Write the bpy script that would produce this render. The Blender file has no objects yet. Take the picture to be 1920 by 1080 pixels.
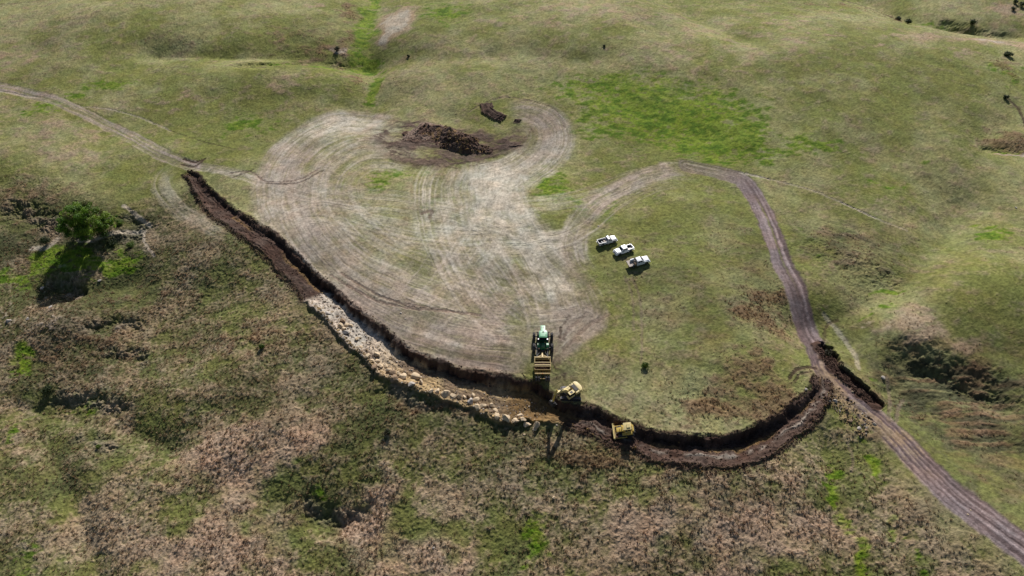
import bpy, bmesh, math, random
import numpy as np
from mathutils import Vector, Matrix, Euler
R = math.radians
S = bpy.context.scene
C = S.collection
random.seed(7)
rng = np.random.default_rng(11)

# ------------------------------------------------------------------ camera
CH = 115.0            # drone height above the work site
FPX = 1297.0          # focal length in pixels of a 1920 wide frame
PITCH = R(45)
cam_d = bpy.data.cameras.new("camera")
cam_d.sensor_width = 36
cam_d.lens = FPX / 1920 * 36
cam_d.clip_start = 1
cam_d.clip_end = 20000
cam = bpy.data.objects.new("camera", cam_d)
C.objects.link(cam)
cam.location = (0, 0, CH)
cam.rotation_euler = (math.pi / 2 - PITCH, 0, 0)
S.camera = cam

# ------------------------------------------------------------------ light
SUN_EL = R(32)
SUN_AZ = R(8)         # azimuth of the sun, clockwise from +Y (behind the scene, a little right)
w = bpy.data.worlds.new("World")
S.world = w
w.use_nodes = True
nt = w.node_tree
bg = nt.nodes["Background"]
sky = nt.nodes.new("ShaderNodeTexSky")
sky.sky_type = 'NISHITA'
sky.sun_disc = False
sky.sun_elevation = SUN_EL
sky.sun_rotation = SUN_AZ
nt.links.new(sky.outputs[0], bg.inputs[0])
bg.inputs[1].default_value = 0.05
sd = bpy.data.lights.new("sun", 'SUN')
sd.energy = 5.0
sd.angle = R(0.5)
sd.color = (1.0, 0.95, 0.9)
sun = bpy.data.objects.new("sun", sd)
C.objects.link(sun)
tosun = Vector((math.sin(SUN_AZ) * math.cos(SUN_EL), math.cos(SUN_AZ) * math.cos(SUN_EL), math.sin(SUN_EL)))
sun.rotation_euler = tosun.to_track_quat('Z', 'Y').to_euler()
S.view_settings.view_transform = 'Standard'
S.view_settings.look = 'None'
S.view_settings.gamma = 1
S.view_settings.exposure = 0.40

# ------------------------------------------------------------------ noise
def hash2(ix, iy, seed):
    h = (ix.astype(np.int64) * 374761393 + iy.astype(np.int64) * 668265263 + seed * 1442695041) & 0xFFFFFFFF
    h = ((h ^ (h >> 13)) * 1274126177) & 0xFFFFFFFF
    h = h ^ (h >> 16)
    return (h & 0xFFFF).astype(np.float32) / 65535.0

def noise(x, y, seed=0):
    ix = np.floor(x); iy = np.floor(y)
    fx = (x - ix).astype(np.float32); fy = (y - iy).astype(np.float32)
    ix = ix.astype(np.int64); iy = iy.astype(np.int64)
    ux = fx * fx * (3 - 2 * fx); uy = fy * fy * (3 - 2 * fy)
    a = hash2(ix, iy, seed); b = hash2(ix + 1, iy, seed)
    c = hash2(ix, iy + 1, seed); d = hash2(ix + 1, iy + 1, seed)
    return (a + (b - a) * ux) * (1 - uy) + (c + (d - c) * ux) * uy

def fbm(x, y, size, octv=4, seed=0, gain=0.5):
    """about 0..1, mean .5"""
    f = 1.0 / size; amp = 1.0; tot = 0; s = 0
    for o in range(octv):
        ca, sa = math.cos(o * 1.1 + .3), math.sin(o * 1.1 + .3)
        s = s + amp * noise((x * ca - y * sa) * f + 13.7 * o, (x * sa + y * ca) * f - 7.3 * o, seed + o * 17)
        tot += amp; amp *= gain; f *= 2.03
    return s / tot

def sst(a, b, x):
    t = np.clip((x - a) / (b - a), 0, 1)
    return t * t * (3 - 2 * t)

def n1(v, size, seed):
    return noise(v / size, v * 0 + 0.5, seed)

# ------------------------------------------------------------------ where a feature of the land lies
cP, sP = math.cos(PITCH), math.sin(PITCH)
def ray(px, py):
    a = (px - 960) / FPX; b = (540 - py) / FPX
    return (a, cP + b * sP, -sP + b * cP)

def flat(px, py, z=0.0):
    d = ray(px, py); t = (z - CH) / d[2]
    return d[0] * t, d[1] * t

def catmull(P, n=5):
    P = [np.array(p, float) for p in P]
    if len(P) < 3:
        return np.array(P)
    out = []
    Q = [2 * P[0] - P[1]] + P + [2 * P[-1] - P[-2]]
    for i in range(1, len(Q) - 2):
        p0, p1, p2, p3 = Q[i - 1:i + 3]
        for k in range(n):
            t = k / n
            out.append(.5 * ((2 * p1) + (-p0 + p2) * t + (2 * p0 - 5 * p1 + 4 * p2 - p3) * t * t + (-p0 + 3 * p1 - 3 * p2 + p3) * t ** 3))
    out.append(P[-1])
    return np.array(out)

def sdist(X, Y, P):
    """signed distance (+ on the right of travel), arc length and interpolated extras to polyline P[:, :2]"""
    best = np.full(X.shape, 1e18); bo = np.zeros(X.shape); sd_ = np.zeros(X.shape); arc = np.zeros(X.shape)
    ext = np.zeros(X.shape + (max(P.shape[1] - 2, 1),))
    L = 0.0
    for i in range(len(P) - 1):
        ax, ay = P[i, :2]; bx, by = P[i + 1, :2]
        dx, dy = bx - ax, by - ay
        l2 = dx * dx + dy * dy + 1e-9; l = math.sqrt(l2)
        t = np.clip(((X - ax) * dx + (Y - ay) * dy) / l2, 0, 1)
        qx = X - (ax + t * dx); qy = Y - (ay + t * dy)
        d2 = qx * qx + qy * qy
        cr = dx * (Y - ay) - dy * (X - ax)
        ort = np.abs(cr) / l
        m = (d2 < best - 1e-7) | ((d2 <= best + 1e-7) & (ort > bo))
        best[m] = d2[m]; bo[m] = ort[m]
        sd_[m] = (-np.sign(cr) * np.sqrt(d2))[m]
        arc[m] = (L + t * l)[m]
        if P.shape[1] > 2:
            for k in range(P.shape[1] - 2):
                e = P[i, 2 + k] + (P[i + 1, 2 + k] - P[i, 2 + k]) * t
                ext[..., k][m] = e[m]
        L += l
    return sd_, arc, ext, L

# ------------------------------------------------------------------ broad relief
def line0(pts, n=4):
    return catmull([flat(*p[:2]) + tuple(p[2:]) for p in pts], n)

BROW = line0([(-500, 260), (-150, 300), (60, 325), (230, 360), (375, 345), (433, 400), (533, 470), (625, 560), (719, 632), (801, 685),
              (898, 712), (998, 730), (1091, 765), (1202, 812), (1300, 835), (1400, 825), (1500, 775), (1570, 760), (1680, 850), (1800, 960), (1960, 1090), (2300, 1400)])
HILLS = [  # px, py, rx m, ry m, height
    (300, 40, 70, 40, 8), (1000, 60, 75, 45, 9), (1560, 150, 90, 45, 7), (-100, -200, 120, 90, 12), (700, -250, 160, 80, 10),
    (1900, -150, 150, 90, 14), (560, 165, 42, 14, 3.0), (800, 430, 45, 30, 1.6), (1330, 560, 26, 30, 1.6),
    (1800, 545, 34, 16, 4.5), (330, 690, 22, 10, 1.6), (500, 830, 30, 12, 1.5), (90, 560, 10, 8, 2.0),
    (1400, 950, 40, 14, 1.0), (140, 810, 16, 8, 1.3), (60, 900, 12, 9, 1.2)]
HILLS = [flat(a, b) + (c, d, e) for a, b, c, d, e in HILLS]
VALS = [  # polyline, half width, depth
    ([(700, -60), (705, 30), (690, 80), (700, 130), (705, 185), (690, 215)], 9, 3.2),
    ([(300, 118), (430, 123), (560, 124), (690, 132)], 6, 2.4),
    ([(700, 134), (840, 138), (980, 136), (1100, 150)], 8, 1.2),
    ([(1150, -30), (1230, 20), (1290, 60), (1380, 110)], 8, 2.2),
    ([(1560, -20), (1660, 28), (1720, 50), (1800, 62), (1930, 72)], 8, 3.0),
    ([(1500, 610), (1600, 578), (1700, 530), (1770, 450), (1800, 380)], 9, 3.6),
    ([(1600, 640), (1680, 730), (1780, 810), (1930, 900)], 8, 3.0),
    ([(1560, 830), (1580, 900), (1600, 1000), (1620, 1110)], 3.5, 1.3),
    ([(1630, 830), (1670, 920), (1710, 1040), (1740, 1110)], 3.5, 1.0),
    ([(1900, 180), (1890, 230), (1830, 284), (1930, 290)], 6, .9),
    ([(-20, 700), (60, 720), (180, 750), (300, 800)], 3.5, 1.4),
    ([(20, 760), (80, 860), (110, 960), (140, 1090)], 4, 1.6),
    ([(60, 510), (150, 505), (230, 490)], 5, 1.6),
    ([(330, 900), (420, 860), (480, 900), (640, 930)], 4, .7)]
VALS = [(line0(p), w_, d_) for p, w_, d_ in VALS]

def sel(X, Y, P, pad):
    return np.nonzero((X > P[:, 0].min() - pad) & (X < P[:, 0].max() + pad) & (Y > P[:, 1].min() - pad) & (Y < P[:, 1].max() + pad))[0]

def base_h(X, Y):
    h = np.zeros(X.shape)
    m = np.nonzero((np.abs(X) < 900) & (Y < 500) & (Y > -300))[0]
    d, a, e, L = sdist(X[m], Y[m], BROW)
    k = np.log1p(np.exp(np.clip(d / 5.0, -30, 30))) * 5.0
    h[m] -= 15.0 * (1 - np.exp(-k * 0.30 / 15.0))
    for cx, cy, rx, ry, a in HILLS:
        h += a * np.exp(-((X - cx) / rx) ** 2 - ((Y - cy) / ry) ** 2)
    for P, w_, dp in VALS:
        m = sel(X, Y, P, w_ * 3.5)
        if len(m):
            d, _, _, _ = sdist(X[m], Y[m], P)
            h[m] -= dp * np.exp(-np.abs(d / w_) ** 1.5)
    h += (fbm(X, Y, 38, 3, 5) - .5) * 3.4 + (fbm(X, Y, 9, 2, 9) - .5) * .7
    far = sst(320, 1500, np.hypot(X, Y))
    h += far * (fbm(X, Y, 500, 3, 3) - .45) * 50
    return h

def unproj(px, py, H=None, it=14):
    H = H or base_h
    z = 0.0
    for _ in range(it):
        x, y = flat(px, py, z)
        z = .5 * z + .5 * float(H(np.array([x]), np.array([y]))[0])
    return x, y

def scale_at(px, py):          # horizontal pixels per metre on the ground there
    x, y = flat(px, py)
    return FPX / (y * cP + CH * sP)

def vscale_at(px, py):
    x, y = flat(px, py); x2, y2 = flat(px, py + 4)
    return 4 / (y - y2)

def W(pts, n=5):
    return catmull([unproj(p[0], p[1]) + tuple(p[2:]) for p in pts], n)

# ------------------------------------------------------------------ features cut in or laid on the land
TRENCH = W([(352, 318, .25, 2.2), (372, 328, .9, 3.0), (397, 358, .9, 4.2), (433, 389, 1.0, 5.0), (483, 419, 1.1, 5.2), (533, 454, 1.2, 5.6), (584, 505, 1.6, 5.8),
            (608, 526, 2.1, 6.0), (661, 574, 2.2, 6.6), (695, 600, 2.2, 7.4), (719, 618, 2.2, 7.6), (748, 643, 2.3, 7.9), (777, 662, 2.3, 7.8),
            (825, 682, 2.4, 7.4), (860, 694, 2.4, 7.2), (898, 699, 2.4, 8.4), (950, 708, 2.4, 9.6), (998, 717, 2.3, 9.5), (1030, 734, 2.4, 7.5), (1062, 752, 2.1, 5.0), (1091, 759, 1.5, 5.2),
            (1119, 764, 1.4, 5.2), (1152, 785, 1.4, 4.8), (1202, 801, 1.5, 4.6), (1240, 812, 1.9, 5.4), (1310, 819, 2.3, 6.0), (1380, 817, 2.3, 6.2),
            (1420, 798, 2.2, 5.8), (1460, 772, 2.0, 5.2), (1495, 746, 1.7, 4.8), (1520, 722, 1.3, 3.8), (1528, 700, .7, 3.0)])
# soil heap foot positions, spoil bank right of the road
SPOIL = W([(1545, 655), (1570, 690), (1600, 715), (1640, 752)])
SCARPS = [  # line (left to right), height, width in front, roughness
    (W([(430, 118), (500, 117), (560, 116), (620, 119), (670, 122)]), 1.6, 4, .3),
    (W([(70, 548), (92, 530), (118, 524), (145, 536), (165, 560)]), 2.4, 3, .8),
    (W([(140, 632), (170, 606), (205, 598), (250, 602), (285, 608)]), 1.1, 3, .5),
    (W([(70, 726), (110, 738), (160, 735), (200, 742), (270, 752)]), 1.5, 3, .7),
    (W([(548, 960), (560, 944), (610, 952), (660, 955), (715, 945)]), 1.5, 4, .6),
    (W([(1650, 612), (1720, 630), (1790, 655), (1860, 680), (1950, 712)]), 3.2, 14, .15),
    (W([(1670, 672), (1740, 715), (1830, 765), (1940, 815), (2040, 860)]), 2.0, 8, .15), (W([(1700, 640), (1790, 700), (1880, 740), (1990, 780)]), 1.0, 5, .15),
    (W([(1690, 655), (1780, 690), (1860, 720), (1950, 760)]), .5, 5, .3),
    (W([(235, 385), (262, 408), (285, 425), (300, 430)]), 1.4, 4, .4),
    (W([(195, 445), (235, 432), (265, 436), (275, 460)]), 1.6, 5, .7),
    (W([(195, 640), (230, 655), (262, 660), (285, 690)]), .9, 3, .6),
    (W([(690, 706), (740, 722), (800, 750), (850, 768)]), 1.0, 3.5, .5),
    (W([(110, 818), (180, 808), (240, 850)]), .8, 4, .5),
    (W([(0, 365), (60, 375), (110, 400), (150, 425)]), 1.3, 8, .8),
    (W([(1500, 432), (1600, 480), (1700, 510), (1730, 520)]), .9, 11, .3),
    (W([(1750, 30), (1800, 42), (1860, 58), (1930, 70)]), 2.0, 8, .3),
    (W([(1825, 279), (1860, 276), (1930, 272)]), .5, 4, .3),
]
ROAD_R = [(1290, 312), (1345, 322), (1395, 342), (1425, 385), (1448, 440), (1478, 510), (1503, 580), (1525, 640), (1552, 700), (1605, 752), (1672, 808),
          (1730, 870), (1800, 935), (1870, 990), (1940, 1045), (2060, 1150)]
ROAD_R = W(ROAD_R)
ROAD_L = W([(-160, 120), (-40, 153), (30, 170), (80, 182), (140, 205), (195, 232), (240, 254), (290, 282), (330, 300), (365, 312)])
TREE_PATHS = [(W([(232, 385), (262, 410), (283, 424)]), .5), (W([(170, 450), (200, 440), (230, 434), (270, 433)]), .55), (W([(62, 466), (85, 466), (100, 456), (108, 448)]), .8),
              (W([(150, 450), (175, 448)]), .7), (W([(268, 436), (276, 462), (290, 482)]), .35)]

# bands of wheel marks: (points px, half width m, strength, streak weight, colour key)
BANDS = [
    # left loop, outside and inside lanes
    ([(740, 238), (660, 232), (590, 250), (540, 290), (520, 345), (535, 410), (575, 475), (640, 545), (720, 600), (830, 640), (930, 660), (1010, 668)], 6.5, 1.0, .5, 'dust'),
    ([(760, 262), (690, 255), (620, 275), (575, 320), (570, 390), (610, 460), (680, 520), (790, 570), (900, 600), (1010, 610)], 7.5, .8, .7, 'dust'),
    ([(800, 300), (700, 290), (640, 320), (620, 370), (660, 430), (750, 490), (870, 530), (990, 560)], 8.0, .6, .8, 'dust'),
    # heap to the trench fans
    ([(860, 305), (840, 350), (850, 420), (880, 490), (930, 560), (1000, 620)], 9.5, .85, .7, 'dust'),
    ([(900, 300), (900, 350), (890, 420), (850, 490), (800, 560), (760, 610)], 9, .7, .8, 'dust'),
    ([(960, 300), (945, 350), (960, 400), (1000, 460), (1050, 520), (1085, 580), (1075, 630)], 5.5, .95, .6, 'dust'),
    ([(930, 290), (925, 340), (940, 400), (980, 470), (1020, 540), (1040, 610), (1030, 660)], 7, .7, .8, 'dust'),
    # right loop above
    ([(945, 212), (990, 206), (1030, 225), (1045, 260), (1025, 300), (975, 335), (940, 370), (930, 410)], 5.0, .95, .5, 'dust'),
    ([(955, 235), (1000, 232), (1010, 262), (980, 300), (930, 320), (880, 330)], 4.5, .75, .6, 'dust'),
    # across the middle
    ([(500, 340), (600, 365), (720, 380), (840, 400), (940, 430), (1040, 455), (1100, 440)], 5, .6, .8, 'dust'),
    ([(510, 420), (600, 400), (720, 430), (860, 450), (980, 450), (1060, 430)], 6, .5, .9, 'dust'),
    # right arm toward the road
    ([(1300, 318), (1250, 318), (1190, 340), (1130, 370), (1090, 410), (1075, 450), (1090, 520)], 3.2, .95, .5, 'dust'),
    ([(1280, 335), (1210, 350), (1140, 390), (1100, 425), (1050, 450), (980, 455)], 3.6, .6, .8, 'dust'),
    ([(1320, 330), (1240, 325), (1150, 350), (1080, 375), (1000, 385), (930, 400)], 4, .45, .9, 'dust'),
    # bottom staging strip, rubbed to mud
    ([(590, 520), (650, 580), (730, 632), (820, 665), (920, 688), (1000, 700)], 3.2, .85, .4, 'mud'),
    ([(1000, 590), (1060, 590), (1100, 600), (1060, 640), (1035, 690)], 4.2, .85, .4, 'mud'), ([(960, 600), (1030, 605), (1100, 590), (1120, 570)], 4.2, .85, .4, 'dust'), ([(1110, 560), (1100, 600), (1050, 650), (1020, 690)], 3.4, .8, .5, 'dust'),
    ([(940, 640), (990, 660), (1020, 690)], 5.0, .8, .3, 'dust'),
    # left approach
    ([(330, 300), (380, 312), (440, 325), (500, 340), (560, 335), (600, 318)], 1.9, .8, .6, 'dust'),
    ([(340, 305), (310, 325), (305, 350), (330, 385), (380, 420), (430, 445)], 2.4, .45, .8, 'dust'),
]
BANDS = [(W(p), a, b, c, k) for p, a, b, c, k in BANDS]
# single ruts: points, half width, strength, key
RUTS = [
    ([(345, 298), (365, 304), (383, 298)], .45, .9, 'soil'), ([(340, 308), (362, 312), (380, 302)], .45, .8, 'soil'),
    ([(430, 325), (470, 322), (500, 340), (560, 336), (600, 315)], .3, .7, 'mud'), ([(436, 333), (476, 318)], .3, .6, 'soil'),
    ([(500, 344), (560, 342), (603, 320)], .3, .6, 'soil'),
    ([(620, 515), (660, 540), (720, 568), (800, 580), (900, 590)], .35, .7, 'mud'), ([(640, 512), (700, 548), (760, 570), (850, 584)], .35, .7, 'mud'),
    ([(762, 563), (778, 571)], .6, .5, 'mud'), ([(760, 575), (790, 580)], .5, .5, 'mud'),
    ([(1185, 520), (1200, 560), (1203, 620), (1203, 680)], .3, .45, 'mud'), ([(1172, 520), (1186, 560), (1188, 620)], .3, .4, 'mud'),
    ([(1051, 615), (1051, 634)], .3, .7, 'soil'), ([(1062, 622), (1056, 636)], .25, .5, 'soil'), ([(1068, 592), (1058, 606)], .3, .4, 'soil'),
    ([(1140, 590), (1100, 612), (1056, 655)], .5, .5, 'mud'), ([(1100, 588), (1065, 618), (1040, 660)], .45, .45, 'mud'), ([(1080, 640), (1045, 680)], .9, .4, 'mud'),
    ([(150, 200), (240, 213), (290, 232), (320, 246)], .3, .6, 'pale'), ([(320, 246), (380, 265), (440, 280)], .3, .4, 'soil'),
    ([(0, 170), (40, 178), (75, 182)], .35, .9, 'pale'),
    ([(1388, 323), (1440, 335)], .35, .95, 'pale'), ([(1440, 335), (1500, 350), (1560, 372), (1640, 408), (1700, 432)], .3, .5, 'pale'),
    ([(1578, 380), (1640, 408)], .3, .8, 'pale'),
    ([(1480, 710), (1490, 695), (1510, 688), (1530, 690)], .35, .8, 'soil'), ([(1492, 716), (1500, 702), (1520, 697)], .3, .7, 'soil'),
    ([(1545, 590), (1570, 620), (1600, 660), (1610, 690)], .6, .5, 'pale'),
    ([(1545, 640), (1550, 612), (1570, 600)], .4, .6, 'soil'), ([(1590, 830), (1600, 860), (1596, 885)], .3, .5, 'mud'),
    ([(790, 400), (810, 395), (805, 408)], .5, .7, 'mud'),
    ([(1665, 790), (1672, 740), (1668, 700)], .4, .5, 'mud'), ([(1680, 790), (1688, 760), (1700, 740)], .4, .5, 'mud'),
    ([(1580, 0), (1620, 12), (1690, 40)], .5, .8, 'soil'), ([(1885, 180), (1910, 205), (1925, 240)], .5, .8, 'soil'),
    ([(430, 122), (500, 123), (560, 122)], .4, .5, 'soil'),
    ([(0, 8), (60, 3), (110, -4)], .5, .5, 'soil'),
    ([(880, 210), (905, 195), (950, 182), (1000, 190)], .25, .6, 'mud'), ([(1000, 190), (1040, 205), (1060, 240)], .25, .5, 'mud'),
]
RUTS = [(W(p), a, b, k) for p, a, b, k in RUTS]
HEAPSOIL = [  # dark soil rubbed into the ground round the heap
    ([(745, 245), (800, 252), (860, 268), (930, 272), (975, 262)], 6.5, .95), ([(735, 285), (800, 300), (850, 306)], 3.0, .7), ([(1044, 684), (1052, 705), (1044, 728)], 1.9, 1.0), ([(1040, 740), (1080, 748), (1100, 752)], 1.8, .9),
    ([(700, 250), (740, 265), (800, 270), (860, 275)], 4.2, .95), ([(740, 282), (800, 294), (860, 300), (930, 292)], 4.6, .8),
    ([(880, 270), (940, 264), (985, 258)], 5.6, 1.0), ([(870, 290), (940, 280), (985, 262)], 3.0, .8),
    ([(725, 222), (760, 232), (800, 245)], 1.6, .7), ([(1000, 240), (985, 262), (960, 270)], 1.2, .6), ([(840, 218), (870, 215), (900, 225)], 2.2, .5),
    ([(770, 262), (820, 285), (860, 298)], 1.6, .9)]
HEAPSOIL = [(W(p), a, b) for p, a, b in HEAPSOIL]
WINDROW = W([(912, 194), (914, 206), (925, 216), (945, 224)])
WIND2 = W([(962, 227), (976, 229)])

# patches: px, py, rx px, ry px, strength
LUSH = [(1250, 215, 130, 46, 1.3), (1340, 262, 80, 34, 1.3), (1130, 165, 90, 20, .9), (1200, 180, 60, 25, .8), (1530, 265, 50, 18, .6), (1030, 345, 40, 28, 1.1), (1110, 392, 50, 22, .9),
        (1480, 280, 60, 20, .5), (697, 20, 14, 40, 1.2), (680, 75, 22, 30, 1.1), (690, 125, 30, 12, 1.2), (703, 165, 10, 30, 1.1), (600, 124, 80, 4, 1.2), (830, 25, 45, 22, .7), (830, 30, 20, 12, .6),
        (205, 158, 50, 9, .8), (140, 182, 20, 9, .9), (85, 205, 45, 16, .8), (450, 240, 90, 22, .5), (110, 492, 45, 24, 1.3), (210, 510, 50, 20, 1.2), (20, 530, 50, 14, .9),
        (170, 480, 60, 22, 1.0), (1552, 890, 20, 42, 1.3), (1640, 880, 15, 40, 1.2), (1585, 985, 13, 60, 1.1), (1700, 1030, 32, 50, 1.0), (1610, 1060, 12, 40, .8), (1665, 345, 45, 12, .8),
        (1870, 440, 35, 22, .8), (1730, 300, 30, 10, .3), (1620, 582, 90, 5, .6), (1670, 550, 40, 8, .7), (1560, 590, 30, 5, .6), (1650, 720, 40, 16, .5), (1745, 800, 50, 12, .5),
        (1000, 1015, 42, 42, .9), (555, 865, 36, 22, .9), (600, 945, 22, 12, 1.0), (40, 680, 30, 22, 1.1), (20, 800, 30, 60, .6), (60, 1040, 60, 50, .7), (150, 745, 50, 10, .8),
        (1205, 1000, 20, 26, .7), (1240, 940, 26, 16, .5), (755, 325, 60, 22, .7), (710, 350, 30, 18, .6), (820, 375, 40, 14, .7), (985, 490, 25, 14, .4), (1790, 870, 60, 25, .3),
        (1530, 480, 18, 60, .45), (1900, 290, 30, 5, 1.2), (1880, 125, 50, 8, .6), (1900, 150, 30, 20, .6), (1720, 45, 60, 6, .5), (350, 30, 100, 20, .2), (1470, 480, 14, 60, .5), (560, 600, 60, 50, .2),
        (1080, 690, 50, 20, .4), (1060, 668, 20, 20, .4), (1750, 860, 20, 30, .6), (1230, 30, 20, 20, .4), (300, 800, 60, 20, .4), (310, 640, 60, 30, .3), (345, 1050, 30, 25, .6), (1480, 700, 30, 50, .5)]
DRY = [(634, 98, 13, 4, 3.0), (646, 97, 5, 3, 2.6), (1900, 291, 26, 2, 2.0), (430, 860, 100, 55, 1.1), (560, 820, 70, 35, .8), (450, 1000, 130, 60, 1.0), (700, 970, 70, 80, .9), (760, 1040, 120, 40, .8), (1380, 1000, 110, 70, 1.1), (1240, 960, 70, 50, .7),
       (1300, 900, 160, 30, .6), (260, 760, 60, 40, .5), (1700, 598, 50, 16, 1.1), (1760, 630, 60, 14, .8), (1830, 650, 60, 14, .5), (745, 35, 30, 22, 1.7), (725, 65, 16, 16, 1.5), (735, 52, 22, 12, 1.2),
       (1760, 72, 90, 12, .9), (1860, 80, 60, 5, 1.4), (1800, 95, 40, 8, .7), (1890, 14, 50, 10, 1.1), (600, 8, 30, 5, .8), (1640, 86, 14, 5, .9), (1590, 430, 50, 14, .5), (1600, 490, 70, 30, .4),
       (220, 1000, 60, 60, .5), (1000, 900, 100, 20, .5), (1880, 760, 60, 30, .5), (1800, 780, 80, 40, .3), (1640, 1000, 30, 60, .5), (1240, 660, 60, 20, .4), (1320, 660, 40, 20, .4), (660, 50, 20, 14, .5),
       (30, 110, 70, 24, .5), (340, 190, 90, 20, .5), (530, 160, 60, 14, .5), (1300, 120, 200, 40, .4), (1100, 30, 200, 30, .45), (1450, 60, 120, 40, .45), (60, 240, 80, 30, .4), (140, 280, 80, 40, .5)]
RUSSET = [(1440, 560, 40, 22, 1.2), (1420, 600, 45, 26, 1.4), (1400, 690, 60, 40, 1.0), (1350, 770, 90, 30, 1.2), (1440, 745, 50, 26, 1.1), (1120, 850, 110, 40, 1.0), (1060, 800, 60, 20, .6),
          (650, 75, 14, 20, .9), (600, 100, 60, 14, .9), (340, 70, 50, 12, .5), (560, 70, 90, 22, .5), (660, 20, 20, 14, 1.0), (665, 150, 20, 16, .8), (1885, 265, 40, 14, 1.3), (1890, 130, 18, 26, .9),
          (1600, 15, 50, 10, .7), (1670, 36, 40, 8, .7), (1530, 12, 60, 8, .5), (500, 620, 90, 40, .8), (330, 560, 70, 40, .6), (160, 660, 90, 40, .6), (90, 570, 50, 25, .7), (1800, 690, 60, 24, .9), (1870, 740, 60, 24, .7),
          (820, 770, 90, 20, .9), (230, 560, 40, 20, .5), (680, 980, 40, 30, .8), (20, 380, 60, 40, .6), (80, 390, 60, 40, .6), (1600, 500, 60, 30, .5), (1380, 860, 120, 30, .7), (230, 640, 80, 20, .5), (1690, 750, 40, 30, .4)]
def blobs(L):
    out = []
    for px, py, rx, ry, s in L:
        x, y = unproj(px, py, it=8)
        out.append((x, y, rx / scale_at(px, py) * 1.15, ry / vscale_at(px, py) * 1.15, s * (.72 if (L is LUSH and py > 560) else 1)))
    return out
LUSH, DRY, RUSSET = blobs(LUSH), blobs(DRY), blobs(RUSSET)

def gsum(X, Y, L):
    g = np.zeros(X.shape)
    for cx, cy, rx, ry, s in L:
        m = np.nonzero((np.abs(X - cx) < rx * 2.4) & (np.abs(Y - cy) < ry * 2.4))[0]
        if len(m):
            v = s * np.exp(-((X[m] - cx) / rx) ** 2 - ((Y[m] - cy) / ry) ** 2)
            g[m] = np.maximum(g[m], v) + .25 * np.minimum(g[m], v)
    return g

COLS = dict(
    olive=(.150, .160, .044), sage=(.230, .222, .100), green=(.050, .105, .006), brightgreen=(.135, .195, .012), tan=(.300, .218, .148), pale=(.36, .31, .24),
    russet=(.150, .092, .052), dark=(.050, .050, .026), dust=(.325, .262, .215), dustpale=(.47, .425, .345), mud=(.165, .118, .092), soil=(.052, .030, .022), soil2=(.074, .049, .038),
    road=(.135, .098, .095), roadpale=(.270, .215, .21), rockw=(.43, .375, .31), rockt=(.34, .245, .13), ochre=(.20, .125, .05), deadgrey=(.13, .115, .085))
COLS = {k: np.array(v) for k, v in COLS.items()}
def mix(col, c, m):
    return col + (COLS[c] if isinstance(c, str) else c) * m[:, None] - col * m[:, None]

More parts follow.
